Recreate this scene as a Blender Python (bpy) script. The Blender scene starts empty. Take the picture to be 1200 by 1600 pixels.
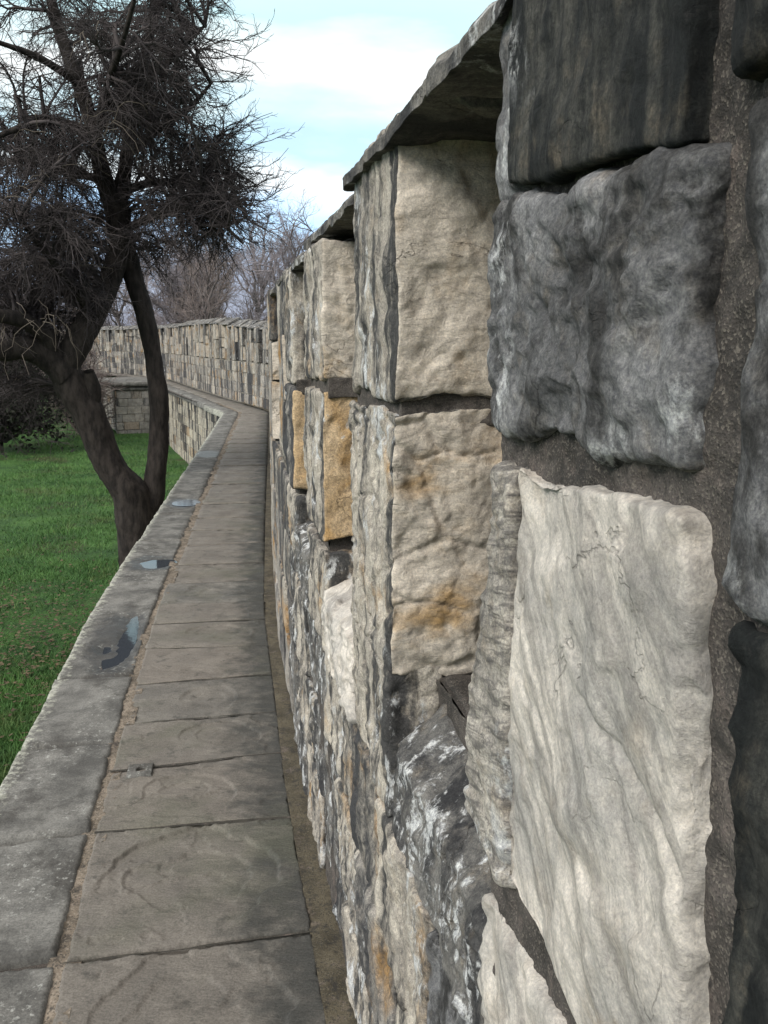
import bpy, math, random
import numpy as np

# ------------------------------------------------------------------ camera, sky, sun, exposure
S = bpy.context.scene
COL = S.collection
R = math.radians
CAM_H, PITCH, FPX = 1.6, 10.98, 1386.0
cam_d = bpy.data.cameras.new("camera")
cam = bpy.data.objects.new("camera", cam_d)
COL.objects.link(cam)
cam.location = (0, 0, CAM_H)
cam.rotation_euler = (R(90 - PITCH), 0, 0)
cam_d.sensor_fit = 'VERTICAL'
cam_d.sensor_height = 24.0
cam_d.lens = 24.0 * FPX / 1600.0
cam_d.clip_start = 0.02
cam_d.clip_end = 2000
S.camera = cam

SUN_EL, SUN_AZ = 36, -138           # azimuth from +Y, negative = to the left of the view
w = bpy.data.worlds.new("World")
S.world = w
w.use_nodes = True
nt = w.node_tree
nt.nodes.clear()
N, L = nt.nodes.new, nt.links.new


def wn(kind, **kw):
    n = N(kind)
    for k, v in kw.items():
        setattr(n, k, v)
    return n


out = wn('ShaderNodeOutputWorld')
bg = wn('ShaderNodeBackground')
bg.inputs['Strength'].default_value = 0.1
L(bg.outputs[0], out.inputs[0])
sky = wn('ShaderNodeTexSky', sky_type='NISHITA', sun_disc=False)
sky.sun_elevation = R(SUN_EL)
sky.sun_rotation = R(SUN_AZ)
tc = wn('ShaderNodeTexCoord')
mp = wn('ShaderNodeMapping')
mp.inputs['Scale'].default_value = (1.6, 1.6, 5.5)
mp.inputs['Location'].default_value = (0.35, 0.2, 0.1)
L(tc.outputs['Generated'], mp.inputs[0])
cn = wn('ShaderNodeTexNoise')
cn.inputs['Scale'].default_value = 2.3
cn.inputs['Detail'].default_value = 7
cn.inputs['Roughness'].default_value = 0.52
L(mp.outputs[0], cn.inputs['Vector'])
sep = wn('ShaderNodeSeparateXYZ')
L(tc.outputs['Generated'], sep.inputs[0])
# elevation (z of the direction) shifted a little by the cloud noise
m1 = wn('ShaderNodeMath', operation='MULTIPLY_ADD')
m1.inputs[1].default_value = 0.16
m1.inputs[2].default_value = -0.08
L(cn.outputs['Fac'], m1.inputs[0])
m2 = wn('ShaderNodeMath', operation='ADD')
L(sep.outputs['Z'], m2.inputs[0])
L(m1.outputs[0], m2.inputs[1])
cr = wn('ShaderNodeValToRGB')
L(m2.outputs[0], cr.inputs[0])
# how much cloud stands at each height above the horizon
e = cr.color_ramp.elements
e[0].position, e[0].color = 0.0, (0.9,) * 3 + (1,)
e[1].position, e[1].color = 1.0, (0.92,) * 3 + (1,)
for p, v in ((0.10, 0.9), (0.128, 0.45), (0.15, 0.5), (0.165, 0.97), (0.18, 0.95), (0.195, 0.75), (0.215, 0.8), (0.24, 0.98), (0.28, 0.98), (0.33, 0.85), (0.5, 0.92)):
    q = cr.color_ramp.elements.new(p)
    q.color = (v, v, v, 1)
cc = wn('ShaderNodeValToRGB')      # cloud colour: grey low bank, white higher up
L(m2.outputs[0], cc.inputs[0])
e = cc.color_ramp.elements
e[0].position, e[0].color = 0.03, (0.22, 0.25, 0.36, 1)
e[1].position, e[1].color = 1.0, (1.0, 0.98, 0.95, 1)
for p, c in ((0.10, (0.26, 0.32, 0.46, 1)), (0.135, (0.20, 0.42, 0.80, 1)), (0.16, (0.68, 0.72, 0.74, 1)), (0.18, (0.66, 0.72, 0.74, 1)), (0.20, (0.37, 0.53, 0.60, 1)),
             (0.225, (0.52, 0.66, 0.68, 1)), (0.245, (0.70, 0.72, 0.72, 1)), (0.275, (0.68, 0.72, 0.72, 1)), (0.305, (0.45, 0.64, 0.66, 1)), (0.40, (0.60, 0.68, 0.70, 1)), (0.55, (0.95, 0.95, 0.93, 1))):
    q = cc.color_ramp.elements.new(p)
    q.color = c
sc_ = wn('ShaderNodeVectorMath', operation='SCALE')
sc_.inputs['Scale'].default_value = 8.0
L(cc.outputs[0], sc_.inputs[0])
sk_ = wn('ShaderNodeVectorMath', operation='SCALE')
sk_.inputs['Scale'].default_value = 1.5
L(sky.outputs[0], sk_.inputs[0])
mx = wn('ShaderNodeMix', data_type='RGBA')
L(cr.outputs[0], mx.inputs[0])
L(sk_.outputs[0], mx.inputs[6])
L(sc_.outputs[0], mx.inputs[7])
L(mx.outputs[2], bg.inputs['Color'])

sun_d = bpy.data.lights.new("sun", 'SUN')
sun_d.energy = 1.5
sun_d.angle = R(25)
sun_d.color = (1.0, 0.975, 0.935)
sun = bpy.data.objects.new("sun", sun_d)
COL.objects.link(sun)
sun.rotation_euler = (R(90 - SUN_EL), 0, R(180 - SUN_AZ))

S.view_settings.view_transform = 'Standard'
S.view_settings.look = 'None'
S.view_settings.exposure = 1.08
S.view_settings.gamma = 1.0
S.view_settings.use_curve_mapping = False
S.cycles.max_bounces = 6
S.cycles.diffuse_bounces = 3
S.cycles.use_denoising = True

rng = np.random.default_rng(11)
random.seed(11)

# ------------------------------------------------------------------ helpers: noise


def _h(ix, iy, iz, seed):
    n = (ix.astype(np.uint32) * np.uint32(374761393) + iy.astype(np.uint32) * np.uint32(668265263)
         + iz.astype(np.uint32) * np.uint32(2147483647 - 1274126177) + np.uint32(seed * 7919 + 13))
    n = (n ^ (n >> np.uint32(13))) * np.uint32(1274126177)
    n = (n ^ (n >> np.uint32(16))) * np.uint32(2246822519)
    n = n ^ (n >> np.uint32(15))
    return (n & np.uint32(0xFFFFFF)).astype(np.float64) / 16777215.0


def vnoise(p, seed=0):
    """value noise in -1..1, p (...,3)"""
    i = np.floor(p).astype(np.int64)
    f = p - i
    f = f * f * f * (f * (f * 6 - 15) + 10)
    x, y, z = i[..., 0], i[..., 1], i[..., 2]
    fx, fy, fz = f[..., 0], f[..., 1], f[..., 2]
    r = 0
    for dx in (0, 1):
        wx = fx if dx else 1 - fx
        for dy in (0, 1):
            wy = fy if dy else 1 - fy
            for dz in (0, 1):
                wz = fz if dz else 1 - fz
                r = r + wx * wy * wz * _h(x + dx, y + dy, z + dz, seed)
    return r * 2 - 1


def fbm(p, octv=4, seed=0, gain=0.5):
    a, t, r = 1.0, 0.0, 0
    q = np.array(p, float)
    for o in range(octv):
        r = r + a * vnoise(q, seed + o * 17)
        t += a
        a *= gain
        q = q * 2.03 + 11.3
    return r / t


def worley_edge(p, seed=0):
    """F2-F1 of cellular noise: small along the cell borders"""
    i = np.floor(p).astype(np.int64)
    d1 = np.full(p.shape[:-1], 9.0)
    d2 = np.full(p.shape[:-1], 9.0)
    for dx in (-1, 0, 1):
        for dy in (-1, 0, 1):
            for dz in (-1, 0, 1):
                c = i + np.array([dx, dy, dz])
                q = np.stack([c[..., k] + _h(c[..., 0], c[..., 1], c[..., 2], seed + k * 31) for k in range(3)], -1)
                d = np.linalg.norm(q - p, axis=-1)
                n1 = np.minimum(d1, d)
                d2 = np.minimum(d2, np.maximum(d1, d))
                d1 = n1
    return d2 - d1


def facets(p, seed=0):
    """chipped-rock relief: every cell is a plane with a tilt of its own"""
    i = np.floor(p).astype(np.int64)
    num = np.zeros(p.shape[:-1])
    den = np.full(p.shape[:-1], 1e-9)
    for dx in (-1, 0, 1):
        for dy in (-1, 0, 1):
            for dz in (-1, 0, 1):
                c = i + np.array([dx, dy, dz])
                hh = [_h(c[..., 0], c[..., 1], c[..., 2], seed + k * 31) for k in range(7)]
                dv = p - np.stack([c[..., k] + hh[k] for k in range(3)], -1)
                v = sum(dv[..., k] * (hh[3 + k] * 2 - 1) for k in range(3)) * 1.2 + (hh[6] - 0.5) * 0.6
                wt = np.exp(-16 * (dv ** 2).sum(-1))
                num += wt * v
                den += wt
    val = num / den
    return val


def sstep(a, b, x):
    t = np.clip((x - a) / (b - a), 0, 1)
    return t * t * (3 - 2 * t)


# ------------------------------------------------------------------ helpers: objects
def mesh_obj(name, v, f, mats, parent=None, smooth=True, mi=None, uv=None, origin=None):
    v = np.asarray(v, float)
    if origin is None:
        origin = np.array(parent.location) if parent is not None else np.zeros(3)
    me = bpy.data.meshes.new(name)
    f = np.asarray(f)
    vl = v - origin
    me.vertices.add(len(vl))
    me.vertices.foreach_set('co', vl.ravel())
    k = f.shape[1]
    me.loops.add(f.size)
    me.loops.foreach_set('vertex_index', f.ravel().astype(np.int32))
    me.polygons.add(len(f))
    me.polygons.foreach_set('loop_start', np.arange(0, f.size, k, dtype=np.int32))
    me.polygons.foreach_set('loop_total', np.full(len(f), k, np.int32))
    if mi is not None:
        me.polygons.foreach_set('material_index', np.asarray(mi, np.int32))
    me.polygons.foreach_set('use_smooth', np.full(len(f), smooth))
    if uv is not None:
        l = me.uv_layers.new(name='flat')
        l.data.foreach_set('uv', np.asarray(uv)[f.ravel()].ravel())
    me.update(calc_edges=True)
    me.validate()
    for m in (mats if isinstance(mats, (list, tuple)) else [mats]):
        me.materials.append(m)
    o = bpy.data.objects.new(name, me)
    COL.objects.link(o)
    if parent is not None:
        o.parent = parent
    else:
        o.location = origin
    return o


def tag(o, label=None, cat=None, group=None, kind=None):
    for k, v in (('label', label), ('category', cat), ('group', group), ('kind', kind)):
        if v:
            o[k] = v
    return o


def empty(name, loc, label, cat, group=None):
    o = bpy.data.objects.new(name, None)
    COL.objects.link(o)
    o.location = loc
    o.empty_display_size = 0.2
    return tag(o, label, cat, group)


class Bag:
    """collects pieces of one mesh"""

    def __init__(self):
        self.v, self.f, self.m, self.u, self.n = [], [], [], [], 0

    def add(self, v, f, mi=0, uv=None):
        self.v.append(v)
        self.f.append(np.asarray(f) + self.n)
        self.m.append(np.full(len(f), mi) if np.isscalar(mi) else np.asarray(mi))
        self.u.append(uv if uv is not None else np.zeros((len(v), 2)))
        self.n += len(v)

    def build(self, name, mats, parent=None, **kw):
        return mesh_obj(name, np.concatenate(self.v), np.concatenate(self.f), mats, parent,
                        mi=np.concatenate(self.m), uv=np.concatenate(self.u), **kw)


# ------------------------------------------------------------------ the line of the wall
A0 = np.array([-0.07, 1.84])
D0 = np.array([-0.18928, 0.98192])
_pts = [A0 - D0 * 6, A0 - D0 * 3, A0 - D0 * 1.5, A0, (-0.18, 2.4), (-0.32, 3.13), (-0.43, 3.81), (-0.665, 5.18), (-1.055, 8.24),
        (-1.68, 13.3), (-2.54, 20.2), (-2.80, 21.0), (-4.81, 26.14), (-6.12, 29.57), (-8.75, 36.8), (-11.59, 41.9), (-15.4, 47.0), (-21, 53)]
_pts = np.array([tuple(p) for p in _pts])


def _curve(pts):
    seg = np.r_[0, np.cumsum(np.linalg.norm(np.diff(pts, axis=0), axis=1))]
    t = np.linspace(0, seg[-1], 4000)
    x, y = np.interp(t, seg, pts[:, 0]), np.interp(t, seg, pts[:, 1])
    k = 55
    ker = np.hanning(k)
    ker /= ker.sum()
    pad = lambda a: np.convolve(np.r_[2 * a[0] - a[1:k][::-1], a, 2 * a[-1] - a[-k:-1][::-1]], ker, 'same')[k - 1:-(k - 1)]
    return np.stack([pad(x), pad(y)], 1)


_c = _curve(_pts)
_s = np.r_[0, np.cumsum(np.linalg.norm(np.diff(_c, axis=0), axis=1))]
_i0 = np.argmin(np.linalg.norm(_c - A0, axis=1))
_s = _s - _s[_i0]
_tg = np.gradient(_c, axis=0)
_tg /= np.linalg.norm(_tg, axis=1)[:, None]
S_END = _s[-1] - 0.5


def W(s, n, z):
    """along the wall, out from its face over the walk, up"""
    s = np.asarray(s, float)
    x, y = np.interp(s, _s, _c[:, 0]), np.interp(s, _s, _c[:, 1])
    tx, ty = np.interp(s, _s, _tg[:, 0]), np.interp(s, _s, _tg[:, 1])
    return np.stack([x - ty * n, y + tx * n, np.broadcast_to(z, x.shape)], -1)


def PX(x, y, d):
    """world point seen at photo pixel (x, y), d metres ahead of the camera"""
    a, b = (x - 600) / FPX, (800 - y) / FPX
    cp, sp = math.cos(R(PITCH)), math.sin(R(PITCH))
    r = np.array([a, cp + b * sp, -sp + b * cp])
    return np.array([0, 0, CAM_H]) + r * (d / r[1])


# ------------------------------------------------------------------ materials
class M:
    def __init__(self, name, rough=0.9):
        self.m = bpy.data.materials.new(name)
        self.m.use_nodes = True
        self.t = self.m.node_tree
        self.b = self.t.nodes['Principled BSDF']
        self.b.inputs['Roughness'].default_value = rough
        self.b.inputs['Specular IOR Level'].default_value = 0.25
        self.tc = self.t.nodes.new('ShaderNodeTexCoord')

    def n(self, k, **kw):
        o = self.t.nodes.new(k)
        for a, v in kw.items():
            setattr(o, a, v)
        return o

    def l(self, a, b):
        self.t.links.new(a, b)

    def coord(self, scale=(1, 1, 1), loc=(0, 0, 0), rot=(0, 0, 0), src='Object'):
        m = self.n('ShaderNodeMapping')
        m.inputs['Scale'].default_value = scale
        m.inputs['Location'].default_value = loc
        m.inputs['Rotation'].default_value = rot
        self.l(self.tc.outputs[src], m.inputs[0])
        return m.outputs[0]

    def noise(self, vec, scale, detail=6, rough=0.55, dist=0.0):
        o = self.n('ShaderNodeTexNoise')
        o.inputs['Scale'].default_value = scale
        o.inputs['Detail'].default_value = detail
        o.inputs['Roughness'].default_value = rough
        o.inputs['Distortion'].default_value = dist
        self.l(vec, o.inputs['Vector'])
        return o.outputs['Fac']

    def vor(self, vec, scale, feature='F1', out='Distance'):
        o = self.n('ShaderNodeTexVoronoi', feature=feature)
        o.inputs['Scale'].default_value = scale
        self.l(vec, o.inputs['Vector'])
        return o.outputs[out]

    def ramp(self, fac, a, b, va=0.0, vb=1.0):
        o = self.n('ShaderNodeMapRange')
        o.interpolation_type = 'SMOOTHSTEP'
        for i, v in enumerate((a, b, va, vb)):
            o.inputs[i + 1].default_value = v
        self.l(fac, o.inputs[0])
        return o.outputs[0]

    def math(self, op, a, b=None):
        o = self.n('ShaderNodeMath', operation=op)
        for i, v in enumerate((a, b)):
            if v is None:
                continue
            if isinstance(v, (int, float)):
                o.inputs[i].default_value = v
            else:
                self.l(v, o.inputs[i])
        return o.outputs[0]

    def mix(self, fac, a, b, blend='MIX'):
        o = self.n('ShaderNodeMix', data_type='RGBA', blend_type=blend)
        for i, v in ((0, fac), (6, a), (7, b)):
            if isinstance(v, (int, float)):
                o.inputs[i].default_value = v
            elif isinstance(v, (tuple, list)):
                o.inputs[i].default_value = tuple(v)[:3] + (1,)
            else:
                self.l(v, o.inputs[i])
        return o.outputs[2]

    def bump(self, h, strength, dist, prev=None):
        o = self.n('ShaderNodeBump')
        o.inputs['Strength'].default_value = strength
        o.inputs['Distance'].default_value = dist
        self.l(h, o.inputs['Height'])
        if prev is not None:
            self.l(prev, o.inputs['Normal'])
        return o.outputs[0]

    def done(self, col, nrm=None, rough=None):
        self.l(col, self.b.inputs['Base Color'])
        if nrm is not None:
            self.l(nrm, self.b.inputs['Normal'])
        if rough is not None:
            self.l(rough, self.b.inputs['Roughness'])
        return self.m


def stone(name, pale, mid, crust=(0.035, 0.035, 0.037), crust_at=0.6, soft=0.10, ochre=0.0, ochre_c=(0.36, 0.21, 0.075),
          white=0.0, streak=(11, 11, 2.2), grain=None, fine=1.0, island=0.0, bmp=0.006, speck=1.0, warm=(0.25, 0.20, 0.14)):
    """weathered stone: pale body, ochre patches, running dark crust, lichen, grain"""
    m = M(name)
    c = m.coord()
    big = m.noise(c, 7, 8, 0.62, 0.4)
    col = m.mix(m.ramp(big, 0.36, 0.66), mid, pale)
    col = m.mix(m.ramp(m.noise(m.coord(loc=(3, 1, 7)), 16, 7, 0.65), 0.5, 0.72, 0, 0.55), col, warm)
    if ochre:
        col = m.mix(m.ramp(m.noise(m.coord(loc=(9, 4, 2)), 4.2, 6, 0.6, 0.5), 0.62 - ochre * 0.3, 0.80 - ochre * 0.3), col, ochre_c)
    st = m.noise(m.coord(scale=streak, loc=(1.7, 5, 0.3)), 1.0, 9, 0.62, 0.25)
    thr = crust_at
    if island:
        g = m.n('ShaderNodeNewGeometry')
        st = m.math('ADD', st, m.math('MULTIPLY', m.math('SUBTRACT', g.outputs['Random Per Island'], 0.5), island))
        col = m.mix(m.math('MULTIPLY', m.ramp(g.outputs['Random Per Island'], 0.84, 0.97), 0.45), col, ochre_c)
        r2 = m.math('FRACT', m.math('MULTIPLY', g.outputs['Random Per Island'], 7.31))
        col = m.mix(1.0, col, m.mix(r2, (0.80, 0.80, 0.82), (1.12, 1.10, 1.06)), 'MULTIPLY')
    fl = m.noise(m.coord(loc=(2, 2, 2)), 34, 8, 0.7)
    st2 = m.math('ADD', st, m.math('MULTIPLY', m.math('SUBTRACT', fl, 0.5), 0.35))
    col = m.mix(m.ramp(st2, thr - soft, thr + soft), col, crust)
    if grain:
        gm = m.n('ShaderNodeMapping', vector_type='TEXTURE')      # turns first, then stretches
        gm.inputs['Scale'].default_value = tuple(1.0 / q for q in grain[0])
        gm.inputs['Rotation'].default_value = grain[1]
        m.l(m.tc.outputs['Object'], gm.inputs[0])
        gn = m.noise(gm.outputs[0], 1.0, 8, 0.62, 0.8)
        col = m.mix(m.ramp(gn, 0.46, 0.60, 0, grain[2] if len(grain) > 2 else 0.42), col, (0.13, 0.122, 0.115))
    if white:
        wl = m.noise(m.coord(loc=(6, 6, 1), scale=(1, 1, 0.6)), 21, 9, 0.72, 0.3)
        patch = m.noise(m.coord(loc=(0, 8, 3)), 4.5, 4, 0.5)
        wl = m.math('MULTIPLY', m.ramp(wl, 0.52, 0.62), m.ramp(patch, 0.62 - white * 0.35, 0.72 - white * 0.35))
        col = m.mix(wl, col, (0.56, 0.57, 0.57))
    sp = m.noise(c, 150, 6, 0.75)
    col = m.mix(1.0, col, m.mix(m.ramp(sp, 0.3, 0.7), tuple(1 - (1 - q) * speck for q in (0.62, 0.62, 0.64)), tuple(1 + (q - 1) * speck for q in (1.28, 1.26, 1.22))), 'MULTIPLY')
    sp2 = m.noise(m.coord(loc=(4, 4, 4)), 420, 4, 0.7)
    col = m.mix(1.0, col, m.mix(m.ramp(sp2, 0.32, 0.68), tuple(1 - (1 - q) * speck for q in (0.70, 0.70, 0.72)), tuple(1 + (q - 1) * speck for q in (1.22, 1.21, 1.18))), 'MULTIPLY')
    pit = m.ramp(m.noise(m.coord(loc=(7, 1, 2), scale=(1, 1, 0.7)), 75, 6, 0.7), 0.60, 0.70)
    col = m.mix(m.math('MULTIPLY', pit, 0.5 * speck), col, (0.045, 0.042, 0.04))
    vn = m.math('ABSOLUTE', m.math('SUBTRACT', m.noise(m.coord(loc=(2, 9, 5), scale=(1, 1, 1.5)), 6, 5, 0.5, 0.4), 0.5))
    vein = m.math('MULTIPLY', m.ramp(vn, 0.006, 0.001), m.ramp(m.noise(c, 5, 3), 0.53, 0.62))
    col = m.mix(m.math('MULTIPLY', vein, 0.4 * speck), col, (0.04, 0.037, 0.034))
    nrm = m.bump(m.math('SUBTRACT', m.noise(c, 30, 11, 0.72, 0.7), m.math('MULTIPLY', vein, 0.5)), 0.9 * fine, bmp * 1.5)
    if grain:
        nrm = m.bump(gn, 0.7, 0.006, nrm)
    nrm = m.bump(m.noise(c, 260, 6, 0.75), 0.8 * fine, 0.0022, nrm)
    return m.done(col, nrm)


def mortar_mat(name, a, b, peb=(0.30, 0.26, 0.21), scale=620):
    m = M(name, 0.95)
    c = m.coord()
    col = m.mix(m.ramp(m.noise(c, 9, 6), 0.35, 0.65), a, b)
    v = m.n('ShaderNodeTexVoronoi')
    v.inputs['Scale'].default_value = scale
    m.l(c, v.inputs['Vector'])
    hs = m.n('ShaderNodeSeparateColor')
    m.l(v.outputs['Color'], hs.inputs[0])
    col = m.mix(m.math('MULTIPLY', m.ramp(hs.outputs[0], 0.6, 1.0), 0.7), col, peb)
    col = m.mix(m.ramp(m.noise(m.coord(loc=(3, 3, 3)), 16, 7, 0.7), 0.54, 0.68, 0, 0.55), col, (0.17, 0.135, 0.118))
    col = m.mix(m.ramp(m.noise(m.coord(loc=(5, 1, 3)), 24, 7, 0.7), 0.52, 0.64, 0, 0.7), col, (0.028, 0.026, 0.024))
    col = m.mix(m.math('MULTIPLY', m.ramp(hs.outputs[1], 0.7, 0.98), 0.7), col, (0.03, 0.028, 0.026))
    nrm = m.bump(v.outputs['Distance'], 0.4, 0.002)
    nrm = m.bump(m.noise(c, 60, 8, 0.7), 0.7, 0.006, nrm)
    return m.done(col, nrm)


GREY = (0.17, 0.165, 0.16)
m_pale = stone('pale_limestone', (0.72, 0.66, 0.585), (0.45, 0.425, 0.39), crust_at=0.72, soft=0.16, crust=(0.17, 0.165, 0.16),
               ochre=0.26, ochre_c=(0.50, 0.39, 0.26), grain=((10, 3.2, 36), (R(48), 0, 0), 0.42), speck=0.5, warm=(0.42, 0.36, 0.29))
m_cream = stone('cream_limestone', (0.68, 0.605, 0.51), (0.52, 0.46, 0.385), crust_at=0.76, ochre=0.36, crust=(0.14, 0.125, 0.11),
                warm=(0.46, 0.36, 0.25), ochre_c=(0.42, 0.27, 0.12), grain=((16, 16, 60), (R(8), 0, 0), 0.25), speck=0.6)
m_ochre = stone('ochre_limestone', (0.60, 0.46, 0.30), (0.50, 0.36, 0.21), crust_at=0.72, ochre=0.22, ochre_c=(0.48, 0.30, 0.13), warm=(0.40, 0.31, 0.21), white=0.1)
m_grey = stone('grey_weathered_stone', (0.34, 0.34, 0.345), (0.12, 0.121, 0.124), crust=(0.045, 0.044, 0.043), crust_at=0.52, soft=0.12, white=0.36, streak=(14, 14, 9), bmp=0.009)
m_black = stone('black_crusted_stone', (0.085, 0.083, 0.072), (0.034, 0.035, 0.032), crust=(0.012, 0.014, 0.014), crust_at=0.45, soft=0.10,
                white=0.10, streak=(26, 26, 3))
m_streak = stone('streaked_stone', (0.52, 0.475, 0.405), (0.33, 0.30, 0.26), crust=(0.06, 0.059, 0.058), crust_at=0.515, soft=0.09, streak=(15, 15, 1.8), ochre=0.2, white=0.35)
m_dirty = stone('lichened_dark_stone', (0.24, 0.23, 0.212), (0.12, 0.117, 0.112), crust_at=0.50, soft=0.14, white=0.95, streak=(12, 12, 3))
m_side = stone('ribbed_pale_stone', (0.55, 0.51, 0.45), (0.34, 0.315, 0.28), crust_at=0.62, soft=0.12, streak=(10, 10, 3), white=0.2,
               grain=((14, 14, 95), (R(-14), 0, 0), 0.75))
m_coping = stone('coping_stone', (0.24, 0.225, 0.20), (0.12, 0.115, 0.105), crust_at=0.5, soft=0.14, white=0.35, streak=(6, 6, 6))
m_masonry = stone('wall_masonry', (0.46, 0.43, 0.38), (0.27, 0.255, 0.23), crust_at=0.50, soft=0.09, crust=(0.055, 0.055, 0.057), streak=(4.4, 4.4, 0.55), ochre=0.32,
                  island=0.12, white=0.1)
m_ret = stone('retaining_masonry', (0.50, 0.47, 0.39), (0.33, 0.30, 0.25), crust_at=0.515, soft=0.06, streak=(3.6, 3.6, 0.4), ochre=0.08, island=0.10)
m_mortar = mortar_mat('gritty_mortar', (0.040, 0.035, 0.031), (0.088, 0.076, 0.068), peb=(0.17, 0.15, 0.125))
m_mortar_far = mortar_mat('old_lime_mortar', (0.14, 0.128, 0.11), (0.26, 0.24, 0.20), scale=90)
m_mortar_pale = mortar_mat('crumbling_pale_mortar', (0.11, 0.09, 0.068), (0.215, 0.175, 0.135), peb=(0.27, 0.23, 0.185), scale=220)
m_moss = mortar_mat('mossy_joint', (0.052, 0.044, 0.030), (0.098, 0.082, 0.055), peb=(0.12, 0.105, 0.075), scale=260)


def flag_mat():
    m = M('flagstone', 0.72)
    c = m.coord()
    uvn = m.n('ShaderNodeSeparateXYZ')
    m.l(m.tc.outputs['UV'], uvn.inputs[0])
    g = m.n('ShaderNodeNewGeometry')
    col = m.mix(m.ramp(m.noise(c, 5, 8, 0.6), 0.35, 0.65), (0.104, 0.098, 0.088), (0.168, 0.156, 0.137))
    col = m.mix(m.math('MULTIPLY', g.outputs['Random Per Island'], 0.55), col, (0.19, 0.158, 0.13))
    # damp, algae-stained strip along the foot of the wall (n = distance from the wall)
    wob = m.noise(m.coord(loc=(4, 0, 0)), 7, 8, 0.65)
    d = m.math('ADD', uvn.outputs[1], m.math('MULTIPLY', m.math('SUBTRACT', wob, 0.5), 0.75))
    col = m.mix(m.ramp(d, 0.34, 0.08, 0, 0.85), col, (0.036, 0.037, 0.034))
    st = m.noise(c, 13, 9, 0.7)
    col = m.mix(m.ramp(st, 0.53, 0.66, 0, 0.65), col, (0.058, 0.055, 0.048))
    col = m.mix(m.ramp(m.noise(m.coord(loc=(8, 8, 8)), 2.2, 5, 0.6), 0.5, 0.7, 0, 0.5), col, (0.10, 0.10, 0.072))
    lam = m.noise(m.coord(scale=(4, 13, 4), rot=(0, 0, R(8))), 1.0, 9, 0.68, 1.2)     # worn laminae
    col = m.mix(m.ramp(lam, 0.54, 0.66, 0, 0.30), col, (0.066, 0.060, 0.051))
    col = m.mix(m.ramp(lam, 0.45, 0.36, 0, 0.18), col, (0.22, 0.198, 0.165))
    sp = m.noise(c, 170, 5, 0.75)
    col = m.mix(1.0, col, m.mix(m.ramp(sp, 0.3, 0.7), (0.68, 0.68, 0.68), (1.25, 1.25, 1.25)), 'MULTIPLY')
    nrm = m.bump(m.noise(m.coord(scale=(0.5, 1.4, 1), rot=(0, 0, R(20))), 22, 11, 0.72), 0.9, 0.010)
    nrm = m.bump(m.noise(c, 160, 5, 0.7), 0.45, 0.0016, nrm)
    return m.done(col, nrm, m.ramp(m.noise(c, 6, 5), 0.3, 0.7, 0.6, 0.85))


def kerb_mat():
    m = M('kerb_stone', 0.78)
    c = m.coord()
    uvn = m.n('ShaderNodeSeparateXYZ')
    m.l(m.tc.outputs['UV'], uvn.inputs[0])
    col = m.mix(m.ramp(m.noise(c, 5.5, 9, 0.66), 0.34, 0.66), (0.072, 0.069, 0.063), (0.180, 0.173, 0.157))
    col = m.mix(m.ramp(m.noise(m.coord(loc=(5, 5, 5)), 4.2, 9, 0.68), 0.50, 0.64, 0, 0.85), col, (0.060, 0.056, 0.050))
    wet = None
    wn_ = m.math('MULTIPLY', m.math('SUBTRACT', m.noise(c, 9, 7, 0.65), 0.5), 1.3)
    for hs, hn, rs, rn in ((2.95, 0.87, 0.58, 0.17), (4.62, 0.88, 0.26, 0.20), (7.1, 0.87, 0.32, 0.20), (11.0, 0.9, 0.5, 0.2)):
        dx = m.math('DIVIDE', m.math('SUBTRACT', uvn.outputs[0], hs), rs)
        dy = m.math('DIVIDE', m.math('SUBTRACT', uvn.outputs[1], hn), rn)
        r_ = m.math('SQRT', m.math('ADD', m.math('MULTIPLY', dx, dx), m.math('MULTIPLY', dy, dy)))
        k_ = m.ramp(m.math('ADD', r_, wn_), 1.05, 0.70)
        wet = k_ if wet is None else m.math('MAXIMUM', wet, k_)
    col = m.mix(m.math('MULTIPLY', wet, 0.75), col, (0.034, 0.032, 0.030))
    # pale crustose lichen, thickest along the outer arris
    ed = m.math('ADD', uvn.outputs[1], m.math('MULTIPLY', m.math('SUBTRACT', m.noise(c, 26, 8, 0.7), 0.5), 0.34))
    col = m.mix(m.ramp(ed, 1.04, 1.12, 0, 0.8), col, (0.40, 0.40, 0.33))
    li = m.math('MULTIPLY', m.ramp(m.noise(m.coord(loc=(1, 7, 2)), 40, 8, 0.75), 0.55, 0.63), m.ramp(m.noise(c, 2.8, 4), 0.45, 0.6))
    col = m.mix(m.math('MULTIPLY', li, 0.7), col, (0.36, 0.36, 0.33))
    sp = m.noise(c, 150, 5, 0.75)
    col = m.mix(1.0, col, m.mix(m.ramp(sp, 0.3, 0.7), (0.65, 0.65, 0.66), (1.28, 1.28, 1.28)), 'MULTIPLY')
    nrm = m.bump(m.noise(c, 26, 9, 0.7), 0.65, 0.007)
    nrm = m.bump(m.noise(c, 150, 5, 0.7), 0.45, 0.0018, nrm)
    return m.done(col, nrm, m.math('SUBTRACT', 0.80, m.math('MULTIPLY', wet, 0.45)))


m_flag, m_kerb = flag_mat(), kerb_mat()


def simple(name, a, b, scale=12, rough=0.9, bump=0.0, bscale=40, stretch=(1, 1, 1)):
    m = M(name, rough)
    c = m.coord(scale=stretch)
    col = m.mix(m.ramp(m.noise(c, scale, 7, 0.62), 0.33, 0.67), a, b)
    return m.done(col, m.bump(m.noise(c, bscale, 8, 0.65), 0.9, bump) if bump else None)


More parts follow.
